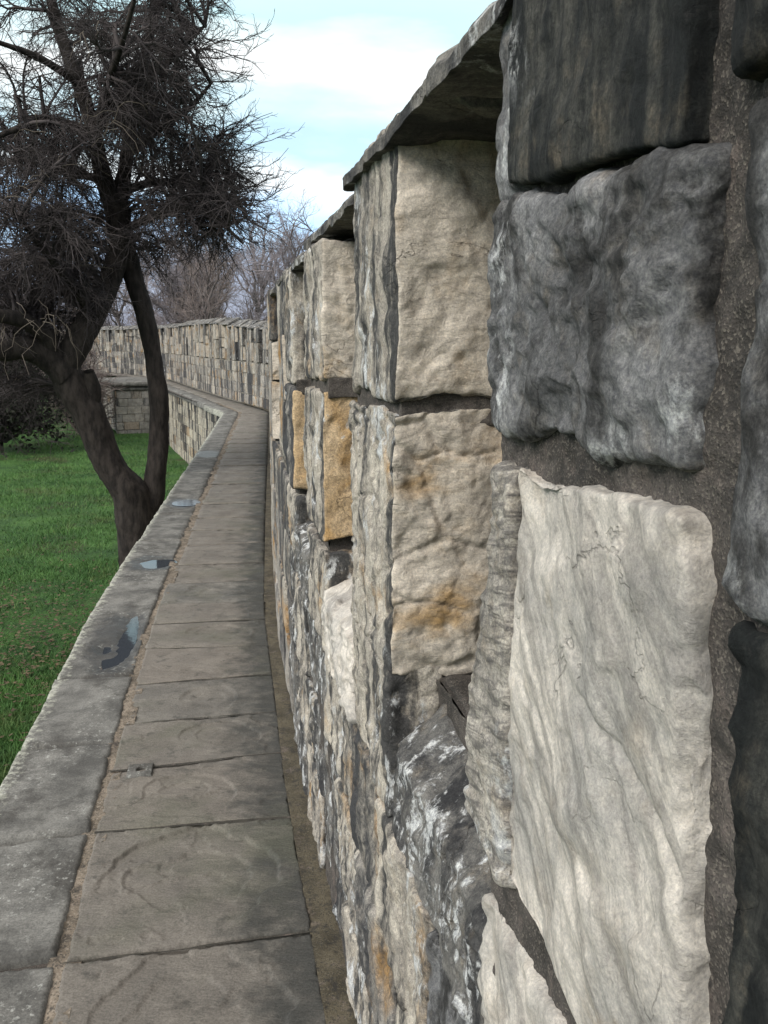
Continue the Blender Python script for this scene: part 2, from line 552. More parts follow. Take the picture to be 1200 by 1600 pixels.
m_bark = simple('dark_bark', (0.013, 0.0105, 0.0095), (0.042, 0.034, 0.029), 14, 0.95, 0.03, 16, (1, 1, 0.35))
m_twig = simple('dark_twig', (0.030, 0.025, 0.026), (0.066, 0.055, 0.053), 3, 0.9)
m_twig_tan = simple('tan_twig', (0.085, 0.07, 0.054), (0.15, 0.125, 0.10), 3, 0.9)
m_bg_bark = simple('grey_brown_bark', (0.075, 0.064, 0.062), (0.14, 0.12, 0.115), 6, 0.95)
m_bg_twig = simple('grey_purple_twig', (0.17, 0.15, 0.16), (0.29, 0.255, 0.265), 0.6, 0.9)
m_bg_twig_r = simple('russet_twig', (0.14, 0.112, 0.104), (0.24, 0.195, 0.178), 0.6, 0.9)
m_leaf_dark = simple('dark_evergreen_leaf', (0.010, 0.013, 0.008), (0.024, 0.028, 0.016), 1.5, 0.7)
m_litter = simple('dead_leaf', (0.045, 0.032, 0.020), (0.12, 0.085, 0.050), 3, 0.9)


def water_mat():
    m = M('rain_water', 0.04)
    m.b.inputs['Base Color'].default_value = (0.035, 0.04, 0.048, 1)
    m.b.inputs['Specular IOR Level'].default_value = 0.8
    m.b.inputs['IOR'].default_value = 1.33
    nrm = m.bump(m.noise(m.coord(), 30, 2), 0.08, 0.002)
    m.l(nrm, m.b.inputs['Normal'])
    return m.m


m_water = water_mat()


def lawn_mat():
    m = M('lawn_ground', 0.95)
    c = m.coord()
    col = m.mix(m.ramp(m.noise(c, 1.1, 8, 0.65), 0.35, 0.65), (0.022, 0.060, 0.014), (0.050, 0.115, 0.024))
    col = m.mix(m.ramp(m.noise(m.coord(loc=(3, 3, 0)), 0.55, 7, 0.68), 0.52, 0.68, 0, 0.65), col, (0.055, 0.042, 0.024))
    sp = m.noise(c, 28, 6, 0.75)
    col = m.mix(1.0, col, m.mix(m.ramp(sp, 0.3, 0.7), (0.5, 0.5, 0.5), (1.4, 1.4, 1.4)), 'MULTIPLY')
    return m.done(col, m.bump(m.noise(c, 18, 8, 0.7), 1.0, 0.06))


def grass_mat():
    m = M('grass_blade', 0.7)
    c = m.coord()
    g = m.n('ShaderNodeNewGeometry')
    col = m.mix(m.ramp(m.noise(c, 0.9, 6, 0.65), 0.36, 0.64), (0.030, 0.088, 0.020), (0.075, 0.165, 0.040))
    col = m.mix(m.math('MULTIPLY', m.ramp(g.outputs['Random Per Island'], 0.7, 1.0), 0.5), col, (0.13, 0.17, 0.05))
    col = m.mix(m.ramp(m.noise(m.coord(loc=(4, 7, 0)), 0.45, 8, 0.7), 0.50, 0.66, 0, 0.55), col, (0.085, 0.085, 0.035))
    col = m.mix(m.ramp(m.noise(m.coord(loc=(9, 2, 0)), 2.2, 6, 0.7), 0.55, 0.72, 0, 0.45), col, (0.018, 0.050, 0.014))
    return m.done(col)


m_lawn, m_grass = lawn_mat(), grass_mat()


# ------------------------------------------------------------------ rough stone blocks
def box_lattice(nx, ny, nz):
    ids = -np.ones((nx + 1, ny + 1, nz + 1), int)
    I, J, K = np.meshgrid(range(nx + 1), range(ny + 1), range(nz + 1), indexing='ij')
    surf = (I == 0) | (I == nx) | (J == 0) | (J == ny) | (K == 0) | (K == nz)
    ids[surf] = np.arange(surf.sum())
    P = np.stack([I[surf] / nx, J[surf] / ny, K[surf] / nz], 1) * 2 - 1
    F, face = [], []

    def q(a, b, c, d, flip, k):
        f = np.stack([x.ravel() for x in ((a, b, c, d) if not flip else (d, c, b, a))], 1)
        F.append(f)
        face.append(np.full(len(f), k))
    for k, pl, fl in ((0, ids[:, ny, :], False), (1, ids[:, 0, :], True)):       # front (+n), back
        q(pl[:-1, :-1], pl[:-1, 1:], pl[1:, 1:], pl[1:, :-1], fl, k)
    for k, pl, fl in ((2, ids[nx], False), (3, ids[0], True)):                   # far end (+s), near end (-s)
        q(pl[:-1, :-1], pl[1:, :-1], pl[1:, 1:], pl[:-1, 1:], fl, k)
    for k, pl, fl in ((4, ids[:, :, nz], False), (5, ids[:, :, 0], True)):       # top, bottom
        q(pl[:-1, :-1], pl[1:, :-1], pl[1:, 1:], pl[:-1, 1:], fl, k)
    return P, np.concatenate(F), np.concatenate(face)


def rough_block(quad, n0, n1, res, seed, r=0.014, amp=0.006, freq=9, grain=None, crack=0.0, terrace=0.0, bulge=0.0, warp=0.008, skew=0.0, pits=0.0, chip=0.0, chipf=13.0, lines=(), slope=0.0, ridge=None):
    """quad: (s,z) of the corners low-s/low-z, high-s/low-z, high-s/high-z, low-s/high-z; n1 = front"""
    qd = np.array(quad, float)
    Ls = (abs(qd[1, 0] - qd[0, 0]) + abs(qd[2, 0] - qd[3, 0])) / 2
    Lz = (abs(qd[3, 1] - qd[0, 1]) + abs(qd[2, 1] - qd[1, 1])) / 2
    Ln = n1 - n0
    cells = [int(np.clip(round(l / res), 2, 150)) for l in (Ls, Ln, Lz)]
    P, F, face = box_lattice(*cells)
    h = np.array([Ls, Ln, Lz]) / 2
    p = P * h
    r = min(r, 0.45 * h.min())
    q = np.clip(p, -(h - r), h - r)
    d = p - q
    ln = np.linalg.norm(d, axis=1)
    nr = d / np.maximum(ln, 1e-9)[:, None]
    p = q + nr * r
    w0 = p + np.array([seed * 3.17, seed * 1.31, seed * 2.7])
    disp = amp * fbm(w0 * freq, 5, seed, 0.55)
    disp += amp * 0.9 * fbm(w0 * 2.6, 2, seed + 5)
    if grain is not None:
        gs, ga = grain[0], grain[1]
        disp += ga * fbm(w0 @ np.array(gs).T + 0.5 * fbm(w0 * 5, 2, seed)[:, None], 3, seed + 9)
    if terrace:
        t = fbm(w0 * 4.5, 4, seed + 21) * 3.2
        ft = np.floor(t)
        disp += terrace * (ft + sstep(0.62, 1.0, t - ft)) / 2
    if crack:
        we = worley_edge((w0 + 0.03 * fbm(w0 * 12, 4, seed)[:, None]) * np.array([5, 5, 7.5]), seed)
        disp -= crack * (1 - sstep(0.0, 0.07, we))
    if chip:
        wp = w0 + 0.012 * fbm(w0 * 16, 3, seed + 60)[:, None]
        disp += chip * facets(wp * np.array([chipf, chipf, chipf * 0.8]), seed + 61) + chip * 0.5 * facets(wp * chipf * 2.7, seed + 62)
    if ridge:
        rn = fbm(w0 * np.array(ridge[1]) + 0.5 * fbm(w0 * 8, 3, seed + 81)[:, None], 4, seed + 80, 0.55)
        disp += ridge[0] * (1 - 3.2 * np.minimum(np.abs(rn), 0.31)) - ridge[0] * 0.5
        disp += ridge[0] * 0.22 * (1 - 3 * np.abs(fbm(w0 * 46, 3, seed + 82, 0.6)))
    if pits:
        pn = fbm(w0 * 22, 4, seed + 40)
        disp -= pits * sstep(0.12, 0.42, pn)
    if bulge:
        disp += bulge * ((1 - P[:, 0] ** 2) * (1 - P[:, 2] ** 2) - 0.5)
    p = p + nr * disp[:, None]
    u = p[:, 0] / h[0] * 0.5 + 0.5
    v = p[:, 2] / h[2] * 0.5 + 0.5
    s = (1 - u) * (1 - v) * qd[0, 0] + u * (1 - v) * qd[1, 0] + u * v * qd[2, 0] + (1 - u) * v * qd[3, 0]
    z = (1 - u) * (1 - v) * qd[0, 1] + u * (1 - v) * qd[1, 1] + u * v * qd[2, 1] + (1 - u) * v * qd[3, 1]
    o = np.stack([s * 7, z * 7, P[:, 1] * 0.8], 1)
    s = s + warp * 1.5 * fbm(o, 5, seed + 3, 0.52)
    z = z + warp * 1.5 * fbm(o + 40, 5, seed + 4, 0.52)
    n = (n0 + n1) / 2 + p[:, 1] + skew * (u - 0.5)
    for ln_, dep, wd_ in lines:
        ln_ = np.array(ln_, float)
        best = np.full(len(s), 9.0)
        sj, zj = s + 0.004 * fbm(o * 9, 3, seed + 70), z + 0.004 * fbm(o * 9 + 7, 3, seed + 71)
        for (a0, b0), (a1, b1) in zip(ln_[:-1], ln_[1:]):
            tt = np.clip(((sj - a0) * (a1 - a0) + (zj - b0) * (b1 - b0)) / ((a1 - a0) ** 2 + (b1 - b0) ** 2), 0, 1)
            best = np.minimum(best, np.hypot(sj - a0 - tt * (a1 - a0), zj - b0 - tt * (b1 - b0)))
        n = n - dep * np.exp(-(best / wd_) ** 2) * (P[:, 1] > 0.6)
    if slope:
        z = z - slope * np.clip((n - n0) / (n1 - n0), 0, 1) * np.clip(v, 0, 1)
    return s, n, z, F, face


def Q(sa, sb, za, zb, j=0.0):
    g = lambda: random.uniform(-j, j)
    return [(sa + g(), za + g()), (sb + g(), za + g()), (sb + g(), zb + g()), (sa + g(), zb + g())]


# ------------------------------------------------------------------ parapet wall
wall_loc = W(0.5, -0.25, 0.0)
parapet = empty('parapet_wall', wall_loc, 'long weathered limestone wall with niches and overhanging coping beside the walkway', 'wall')
SILL, TOP = 1.055, 1.90
MOD, PIER0, PIERW = 0.88, -0.44, 0.42
_seed = [100]


def lift(s):
    """the wall stands a little taller past the bend"""
    return 0.17 * sstep(20.5, 27, s) - 0.065 * sstep(0.0, 0.7, s) * (1 - sstep(19, 22, s))


def block(quad, n1, mats, n0=-0.20, res=0.006, label=None, **kw):
    _seed[0] += 1
    s, n, z, F, face = rough_block(quad, n0, n1, res, _seed[0], **kw)
    mats = mats if isinstance(mats, (list, tuple)) else [mats, mats]
    mi = np.where((face == 2) | (face == 3), 1, 0)
    o = mesh_obj('stone_block', W(s, n, z), F, list(mats), parapet, mi=mi)
    if label:
        o['label'] = label
    return o


# -- near pier, right beside the camera (distances along the wall s, heights z)
HR = 0.0034
gd = np.array([[9, 2, 9], [2, 6, 2], [34, 5, -30]], float)
block([(-1.405, 1.045), (-1.046, 1.064), (-1.054, 1.492), (-1.352, 1.498)], 0.010, [m_pale, m_pale], res=HR, r=0.007, amp=0.006, bulge=0.004, freq=6,
      grain=(gd, 0.0022), terrace=0.004, warp=0.009, chip=0.006, chipf=9,
      lines=(([(-1.364, 1.395), (-1.366, 1.37), (-1.366, 1.34), (-1.368, 1.31)], 0.012, 0.0035), ([(-1.225, 1.33), (-1.29, 1.31), (-1.345, 1.29), (-1.372, 1.265)], 0.006, 0.006)),
      label='big pale limestone block with slanting grain')
block([(-1.040, 1.045), (-0.880, 1.055), (-0.990, 1.480), (-1.048, 1.488)], 0.012, [m_side, m_side], res=HR, r=0.012, amp=0.008, n0=-0.16, warp=0.010, chip=0.005,
      grain=(np.array([[5, 5, 2], [4, 6, 4], [6, 8, 70]], float), 0.0045), label='narrow ribbed pale stone at the niche edge')
block([(-1.342, 1.520), (-0.962, 1.518), (-0.966, 1.722), (-1.342, 1.706)], 0.006, [m_grey, m_grey], res=HR, r=0.008, amp=0.010, freq=8, terrace=0.0, warp=0.010, pits=0.004, ridge=(0.0062, (8, 5, 15)),
      chip=0.0065, chipf=10, label='rough grey block with chipped lower edge')
block([(-1.322, 1.716), (-1.016, 1.734), (-1.010, 1.99), (-1.322, 1.99)], 0.012, [m_black, m_black], res=HR, r=0.006, amp=0.004, chip=0.003, ridge=(0.0022, (26, 10, 5)),
      label='black crusted block under the coping')
block([(-1.024, 1.732), (-0.946, 1.732), (-0.953, 1.925), (-1.016, 1.925)], 0.002, [m_grey, m_grey], res=HR, r=0.014, amp=0.007, warp=0.010, chip=0.005)
for za, zb, n1, mm in ((1.735, 1.97, 0.008, m_black), (1.46, 1.715, 0.0, m_grey), (1.20, 1.445, 0.006, m_black), (0.93, 1.185, 0.0, m_dirty), (0.66, 0.915, 0.0, m_grey)):
    block([(-1.85, za), (-1.367 - (1.7 - za) * 0.09, za), (-1.352 - (1.7 - za) * 0.09, zb), (-1.85, zb)], n1, mm, res=0.005, r=0.010, amp=0.009, terrace=0.003, pits=0.003, warp=0.007, chip=0.004, ridge=(0.005, (9, 6, 12)))
# -- piers with pale sheltered jambs, between the niches
block([(-0.452, 1.510), (-0.020, 1.500), (-0.030, 1.93), (-0.462, 1.925)], 0.0, [m_streak, m_cream], res=0.0045, warp=0.012, pits=0.003, r=0.010, amp=0.008, freq=7, terrace=0.005, chip=0.0045, chipf=7, ridge=(0.0032, (7, 9, 10)),
      label='tall cream stone with an ochre lower edge in the niche')
block([(-0.425, 1.035), (-0.012, 1.03), (-0.012, 1.482), (-0.450, 1.492)], 0.002, [m_streak, m_cream], res=0.0045, warp=0.012, pits=0.003, r=0.008, amp=0.007, crack=0.006, terrace=0.006, chip=0.005, chipf=8, ridge=(0.0032, (7, 9, 10)),
      label='cracked cream stone in the niche')
block([(0.452, 1.50), (0.862, 1.49), (0.862, 1.85), (0.445, 1.85)], 0.0, [m_streak, m_cream], res=0.007, r=0.010, amp=0.009, chip=0.007)
block([(0.452, 1.075), (0.862, 1.07), (0.862, 1.465), (0.455, 1.478)], 0.004, [m_streak, m_ochre], res=0.007, r=0.010, amp=0.009, chip=0.007, terrace=0.005,
      label='ochre stone in the second niche')
block([(1.33, 1.45), (1.742, 1.46), (1.742, 1.85), (1.325, 1.85)], 0.0, [m_streak, m_streak], res=0.010, r=0.010, amp=0.009, chip=0.007)
block([(1.33, 1.075), (1.742, 1.07), (1.742, 1.43), (1.325, 1.435)], 0.004, [m_masonry, m_ochre], res=0.010, r=0.010, amp=0.009, chip=0.007)
# -- the courses below the niche sills
rows = [(0.012, 0.235), (0.258, 0.495), (0.518, 0.765), (0.788, 1.035)]
cycle = [m_streak, m_dirty, m_streak, m_masonry, m_streak, m_grey, m_streak, m_dirty]
near_spans = {3: [(-1.85, -1.40), (-1.385, -0.965), (-0.95, -0.445), (-0.43, -0.02), (-0.005, 0.44), (0.455, 0.86), (0.875, 1.32), (1.335, 1.74)],
              2: [(-1.85, -1.2), (-1.185, -0.70), (-0.685, -0.36), (-0.345, 0.02), (0.035, 0.5), (0.515, 0.95), (0.965, 1.36), (1.375, 1.74)],
              1: [(-1.85, -0.98), (-0.965, -0.50), (-0.485, -0.10), (-0.085, 0.26), (0.275, 0.8), (0.815, 1.3), (1.315, 1.74)],
              0: [(-1.85, -0.8), (-0.785, -0.28), (-0.265, 0.12), (0.135, 0.62), (0.635, 1.1), (1.115, 1.74)]}
mat_top = [m_dirty, m_pale, m_dirty, m_streak, m_pale, m_streak, m_dirty, m_streak]
for ri, spans in near_spans.items():
    for k, (a, b) in enumerate(spans):
        sill = ri == 3 and k in (2, 4, 6)
        dz = -0.02 if sill else 0.035 if (ri == 3 and k < 2) else 0.0
        mm = mat_top[k] if ri == 3 else cycle[(k * 3 + ri * 5) % 8]
        block(Q(a - 0.005, b + 0.005, rows[ri][0] - 0.008, rows[ri][1] + 0.008 - dz, 0.010), random.uniform(-0.006, 0.008), mm, n0=-0.22 if sill else -0.10, slope=0.12 if sill else 0.0, res=0.0065 if b < 0.6 else 0.010,
              r=random.uniform(0.007, 0.013), amp=0.010, terrace=0.005, warp=0.011, pits=0.003, chip=0.009, chipf=11)

# -- the rest of the masonry as one part
bag = Bag()


def far_block(quad, n0, n1, dist, mi=0, r=0.007, amp=0.010):
    _seed[0] += 1
    res = max(0.02, dist * 0.0035)
    s, n, z, F, face = rough_block(quad, n0, n1, res, _seed[0], r=r, amp=amp, warp=0.012)
    keep = face != 1
    m_ = np.full(len(F), mi)
    if mi == 3:
        m_ = np.where(face == 3, 3, 0)
    bag.add(W(s, n, z), F[keep], m_[keep])


k = 2
while PIER0 + MOD * k < S_END - 1:
    a, b = PIER0 + MOD * k, PIER0 + MOD * k + PIERW
    if k >= 3:
        h = TOP + 0.03 + float(lift(a))
        nc = random.choice((2, 2, 3, 3))
        cuts = [SILL + 0.012] + sorted(SILL + (h - SILL) * (i + random.uniform(-0.18, 0.18)) / nc for i in range(1, nc)) + [h]
        off = random.uniform(-0.020, 0.002) if a < 16 else random.uniform(-0.015, 0.03)
        for za, zb in zip(cuts[:-1], cuts[1:]):
            far_block(Q(a, b, za + 0.004, zb - 0.004, 0.012), -0.2, off + random.uniform(-0.006, 0.006), a, 3 if random.random() < 0.55 else 0)
    k += 1
for za, zb in rows:
    s = 1.755
    while s < S_END - 1:
        l = random.uniform(0.30, 0.62) if s < 16 else random.uniform(0.45, 1.0)
        far_block(Q(s, s + l - 0.010, za - 0.005, zb + 0.005, 0.010), -0.1, random.uniform(-0.012, 0.006), s)
        s += l
# backs of the niches
k = -2
while PIER0 + MOD * k < S_END - 1:
    a, b = PIER0 + MOD * k + PIERW - 0.05, PIER0 + MOD * (k + 1) + 0.05
    for za, zb in ((SILL - 0.02, 1.35), (1.362, 1.62), (1.632, TOP + 0.02)):
        far_block(Q(a, b, za, zb, 0.004), -0.34, -0.205 + 0.15 * float(sstep(9, 19, a)) + random.uniform(-0.01, 0.01), max(a, 0))
    k += 1
bag.build('masonry', [m_masonry, m_masonry, m_masonry, m_cream], parapet, smooth=False)


# -- mortar core: a gritty skin just behind the stone faces
def skin(name, s0, s1, z0, z1, n, rs, rz, mat, amp=0.004, freq=70, parent=parapet):
    ns, nz = int((s1 - s0) / rs) + 1, int((z1 - z0) / rz) + 1
    s, z = np.meshgrid(np.linspace(s0, s1, ns), np.linspace(z0, z1, nz), indexing='ij')
    q = np.stack([s.ravel(), z.ravel(), np.zeros(s.size)], 1)
    nn = n + amp * fbm(q * freq, 3, 7, 0.6) + amp * 0.8 * fbm(q * 9, 2, 8)
    ids = np.arange(s.size).reshape(ns, nz)
    F = np.stack([ids[:-1, :-1].ravel(), ids[:-1, 1:].ravel(), ids[1:, 1:].ravel(), ids[1:, :-1].ravel()], 1)
    return W(s.ravel(), nn, z.ravel()), F


def core_piece(bag_, s0, s1, z0, z1, n, back, rs, rz, amp, freq):
    """front skin with its return faces"""
    v, f = skin('', s0, s1, z0, z1, n, rs, rz, None, amp, freq)
    bag_.add(v, f)
    st = np.linspace(s0, s1, max(2, int((s1 - s0) / max(rs * 4, 0.03))))
    top = np.concatenate([W(st, np.full_like(st, n - 0.002), z1), W(st, np.full_like(st, back), z1)])
    m_ = len(st)
    bag_.add(top, np.stack([np.arange(m_ - 1), np.arange(1, m_), np.arange(1, m_) + m_, np.arange(m_ - 1) + m_], 1)[:, ::-1])
    for se in (s0, s1):
        zz = np.array([z0, z1])
        v4 = np.concatenate([W(np.full(2, se), np.full(2, n - 0.002), zz), W(np.full(2, se), np.full(2, back), zz)])
        bag_.add(v4, np.array([[0, 1, 3, 2]]))


mb = Bag()
core_piece(mb, -1.80, -0.965, 0.88, 1.96, -0.007, -0.25, 0.0032, 0.0032, 0.005, 48)
core_piece(mb, -1.8, 1.8, -0.05, 0.90, -0.014, -0.25, 0.009, 0.009, 0.006, 40)
for k in (0, 1, 2):
    a = PIER0 + MOD * k
    core_piece(mb, a + 0.05, a + PIERW - 0.05, 0.88, TOP + float(lift(a + 0.2)) - 0.01, -0.018, -0.25, 0.010, 0.010, 0.005, 60)
def bed(s0, s1, z0, z1, n, seed):
    """a gritty bed of mortar filling the joint between two stones, flush with their faces"""
    s_, n_, z_, F_, fc = rough_block(Q(s0, s1, z0, z1), -0.24, n, 0.006, seed, r=0.006, amp=0.006, freq=26, warp=0.004)
    mb.add(W(s_, n_, z_), F_)


for k, zj in ((0, 1.494), (1, 1.483), (2, 1.440)):
    a = PIER0 + MOD * k
    bed(a + 0.004, a + PIERW - 0.004, zj - 0.030, zj + 0.026, -0.012, 900 + k)
bed(-0.99, -0.425, 0.925, 1.034, -0.095, 910)
bed(-0.03, 0.46, 0.955, 1.055, -0.095, 911)
for k in (-1, 0, 1):
    core_piece(mb, PIER0 + MOD * k + PIERW - 0.03, PIER0 + MOD * (k + 1) + 0.03, 0.80, 1.028, -0.085, -0.25, 0.008, 0.008, 0.006, 40)
mb.build('mortar', [m_mortar], parapet)
mb = Bag()
s = 1.8
while s < S_END - 1:
    e_ = min(s + 2, S_END - 1)
    core_piece(mb, s, e_, -0.05, SILL - 0.004, -0.016, -0.25, 0.08, 0.08, 0.004, 20)
    s = e_
k = 3
while PIER0 + MOD * k < S_END - 1.6:
    a = PIER0 + MOD * k
    core_piece(mb, a + 0.04, a + PIERW - 0.04, SILL - 0.02, TOP + float(lift(a)), -0.02, -0.25, 0.08, 0.08, 0.004, 20)
    k += 1
# the thick heart of the wall behind the niches
ss = np.arange(-4.0, S_END - 1, 0.4)
ring = []
for nn, zf in ((-0.26, -2.2), (-0.26, 1), (-0.62, 1), (-0.62, -2.2)):
    zz = np.full_like(ss, zf) if zf < 0 else TOP + 0.01 + lift(ss)
    ring.append(W(ss, np.full_like(ss, nn), zz))
v = np.concatenate(ring)
m_ = len(ss)
F = []
for a in range(4):
    b = (a + 1) % 4
    i = np.arange(m_ - 1)
    F.append(np.stack([a * m_ + i, b * m_ + i, b * m_ + i + 1, a * m_ + i + 1], 1))
mb.add(v, np.concatenate(F))
core_piece(mb, -4.0, -1.80, -0.05, 1.96, -0.01, -0.25, 0.02, 0.02, 0.006, 40)
mb.build('wall_core', [m_mortar_far], parapet)

# -- coping stones, each with a pitched back
cuts = [-3.6, -2.6, -1.62, -0.70, 0.03, 0.98, 1.86]
while cuts[-1] < S_END - 2.4:
    cuts.append(cuts[-1] + random.uniform(0.85, 1.45))
over = {2: 0.012, 3: 0.010, 4: -0.012, 5: -0.004}
for i, (a, b) in enumerate(zip(cuts[:-1], cuts[1:])):
    _seed[0] += 1
    dist = max(a, 0.3)
    res = 0.010 if b < 1.2 else max(0.02, dist * 0.004)
    s, n, z, F, face = rough_block(Q(a + 0.006, b - 0.006, 0, 1, 0), -0.36, 0.36, res, _seed[0], r=0.012, amp=0.0, warp=0.0)
    zl = np.clip(z, 0, 1)
    nl = n + 0.36                                     # 0 .. 0.72 across
    ov = over.get(i, random.uniform(-0.012, 0.010) if a < 16 else random.uniform(0, 0.03))
    zb = TOP + 0.0 + float(lift((a + b) / 2)) + random.uniform(-0.015, 0.02)
    if i == 3:
        zb = TOP - 0.008
    rise = 0.032 + 0.17 * np.clip(1 - np.abs(nl - 0.36) / 0.36, 0, 1)
    q = np.stack([s * 7, nl * 7, np.zeros_like(s)], 1)
    q = np.stack([s * 7, nl * 7, zl * 0.5], 1)
    rel = fbm(q, 4, _seed[0]) + 0.8 * facets(np.stack([s * 9, nl * 9, zl * 0.6 + i], 1), _seed[0])
    zz = zb + zl * rise + 0.009 * rel
    nn = -0.66 + nl / 0.72 * (0.66 + ov) + (0.007 * fbm(q * 1.6 + 9, 5, _seed[0], 0.55) - 0.012 * sstep(0.55, 1.0, zl)) * sstep(0.45, 0.6, nl)
    mesh_obj('coping_stone', W(s, nn, zz), F, [m_coping], parapet)

# ------------------------------------------------------------------ walkway
walk = mesh_obj('walkway', *(lambda ss: (np.concatenate([W(ss, np.full_like(ss, -0.02), -0.03), W(ss, np.full_like(ss, 1.02), -0.03)]),
                                       np.stack([np.arange(len(ss) - 1), np.arange(1, len(ss)), np.arange(1, len(ss)) + len(ss), np.arange(len(ss) - 1) + len(ss)], 1)[:, ::-1]))
                (np.arange(-4, S_END - 1, 0.3)), [m_mortar], origin=W(0.5, 0.4, 0))
tag(walk, 'narrow walkway of worn sandstone flags along the foot of the wall', 'path', kind='structure')


def width(s):
    return 0.725 - 0.17 * sstep(19, 26, s)


def slab(name, sa, sb, na, nb, res, mat, parent, seed, z0=0.0, terr=0.0035, amp=0.003, edge=0.010, skew=0.0, hollows=(), thick=0.06, tilt=0.0, wob=0.006, scoops=()):
    """a paving slab: top heightfield with worn arrises and hanging sides"""
    ns, nn_ = max(4, int((sb - sa) / res)), max(4, int((nb - na) / res))
    u, v = np.meshgrid(np.linspace(0, 1, ns + 1), np.linspace(0, 1, nn_ + 1), indexing='ij')
    u, v = u.ravel(), v.ravel()
    k0, k1 = skew if isinstance(skew, tuple) else (skew, skew)
    s = sa + (sb - sa) * u + (k0 * (1 - u) + k1 * u) * (v - 0.5)
    n = na + (nb - na) * v
    q = np.stack([s, n, np.full_like(s, seed * 1.7)], 1)
    de = np.minimum(np.minimum(u, 1 - u) * (sb - sa), np.minimum(v, 1 - v) * (nb - na))
    e2 = de + 0.006 * fbm(q * 30, 3, seed)
    z = z0 + amp * fbm(q * 6, 4, seed) + tilt * (u - 0.5)
    if terr:
        qa = q * np.array([2.6, 1.5, 1])
        t = fbm(qa + 0.22 * fbm(q * 9, 4, seed + 2)[:, None], 3, seed + 1, 0.42) * 2.7
        ft = np.floor(t)
        z += terr * (ft + sstep(0.90, 1.0, t - ft)) + terr * 0.25 * (t - ft)
    z -= 0.032 * (1 - sstep(-0.004, edge, e2)) ** 2
    for (hs, hn, rs, rn, dep) in hollows:
        dd = ((s - hs) / rs) ** 2 + ((n - hn) / rn) ** 2
        z -= dep * np.exp(-dd) * (1 + 0.35 * fbm(q * 16, 3, seed + 8))
    for (hs, hn, rs, rn, dep) in scoops:              # a layer flaked off, with a sharp lip on the far and right sides
        qq = fbm(q * np.array([7, 5, 1]), 4, seed + 50, 0.5)
        dd = np.hypot((s - hs) / rs, (n - hn) / rn) + 0.30 * qq
        z -= dep * (1 - sstep(0.92, 0.955, dd)) * sstep(-1.0, 0.35, (s - hs) / rs - 0.5 * (n - hn) / rn)
        z -= 0.6 * dep * (1 - sstep(0.55, 0.60, dd + 0.12 * fbm(q * 11, 3, seed + 51))) * sstep(-1.0, 0.35, (s - hs) / rs)
    s = s + wob * fbm(q * 7, 3, seed + 30) * (1 - sstep(0, 0.05, de))
    n = n + wob * fbm(q * 7 + 50, 3, seed + 31) * (1 - sstep(0, 0.05, de))
    V = W(s, n, z)
    ids = np.arange(len(s)).reshape(ns + 1, nn_ + 1)
    F = np.stack([ids[:-1, :-1].ravel(), ids[1:, :-1].ravel(), ids[1:, 1:].ravel(), ids[:-1, 1:].ravel()], 1)[:, ::-1]
    rim = np.concatenate([ids[:-1, 0], ids[-1, :-1], ids[::-1, -1][:-1], ids[0, ::-1][:-1]])
    low = V[rim] - np.array([0, 0, thick])
    k_ = len(rim)
    li = len(V) + np.arange(k_)
    F2 = np.stack([rim, np.roll(rim, -1), np.roll(li, -1), li], 1)
    uv = np.stack([s, n], 1)
    return mesh_obj(name, np.concatenate([V, low]), np.concatenate([F, F2]), [mat], parent, uv=np.concatenate([uv, uv[rim]]))


fj = [-1.2, -0.45, 0.36, 0.985, 1.44, 1.85, 2.30, 2.76, 3.20, 3.56, 4.05, 4.55, 5.2, 5.75, 6.3, 7.0, 7.6]
while fj[-1] < S_END - 3:
    fj.append(fj[-1] + random.uniform(0.45, 0.80))
sco = {1: [(0.05, 0.38, 0.30, 0.26, 0.008)], 2: [(0.68, 0.40, 0.30, 0.27, 0.012)], 3: [(1.22, 0.42, 0.16, 0.16, 0.007)], 4: [(1.66, 0.30, 0.15, 0.18, 0.007)], 5: [(2.06, 0.36, 0.16, 0.14, 0.008)],
       7: [(3.0, 0.32, 0.16, 0.2, 0.007)], 9: [(3.8, 0.4, 0.2, 0.2, 0.007)], 12: [(5.4, 0.36, 0.2, 0.2, 0.008)]}
jsk = [random.uniform(-0.07, 0.07) for _ in fj]
for i, (a, b) in enumerate(zip(fj[:-1], fj[1:])):
    res = 0.0048 if b < 2 else (0.009 if b < 5 else max(0.03, a * 0.004))
    mid = (a + b) / 2
    wd = float(width(mid))
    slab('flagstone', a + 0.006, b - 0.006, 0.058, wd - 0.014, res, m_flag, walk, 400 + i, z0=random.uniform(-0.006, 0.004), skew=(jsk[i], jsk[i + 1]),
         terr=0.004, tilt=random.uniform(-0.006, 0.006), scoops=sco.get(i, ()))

# dirt packed into the joints between the flags
m_dirt = mortar_mat('packed_dirt', (0.030, 0.027, 0.022), (0.062, 0.056, 0.045), peb=(0.09, 0.08, 0.065))
jb = Bag()
for i, sj in enumerate(fj[1:-1]):
    wd = float(width(sj))
    nn_ = np.linspace(0.06, wd - 0.012, 40)
    hw = random.uniform(0.35, 1.0) * (0.0075 + 0.0004 * max(sj, 0)) * (0.75 + 0.9 * fbm(np.stack([nn_ * 9, 0 * nn_ + sj, 0 * nn_], 1), 3, 9))
    sk = jsk[i + 1] * ((nn_ - 0.058) / (wd - 0.072) - 0.5) + sj + 0.006 * fbm(np.stack([nn_ * 7, 0 * nn_ + sj * 3, 0 * nn_], 1), 3, 19)
    v_ = np.concatenate([W(sk - hw, nn_, -0.005), W(sk + hw, nn_, -0.005)])
    q_ = np.arange(39)
    jb.add(v_, np.stack([q_, q_ + 1, q_ + 41, q_ + 40], 1)[:, ::-1])
jb.build('joint_dirt', [m_dirt], walk)


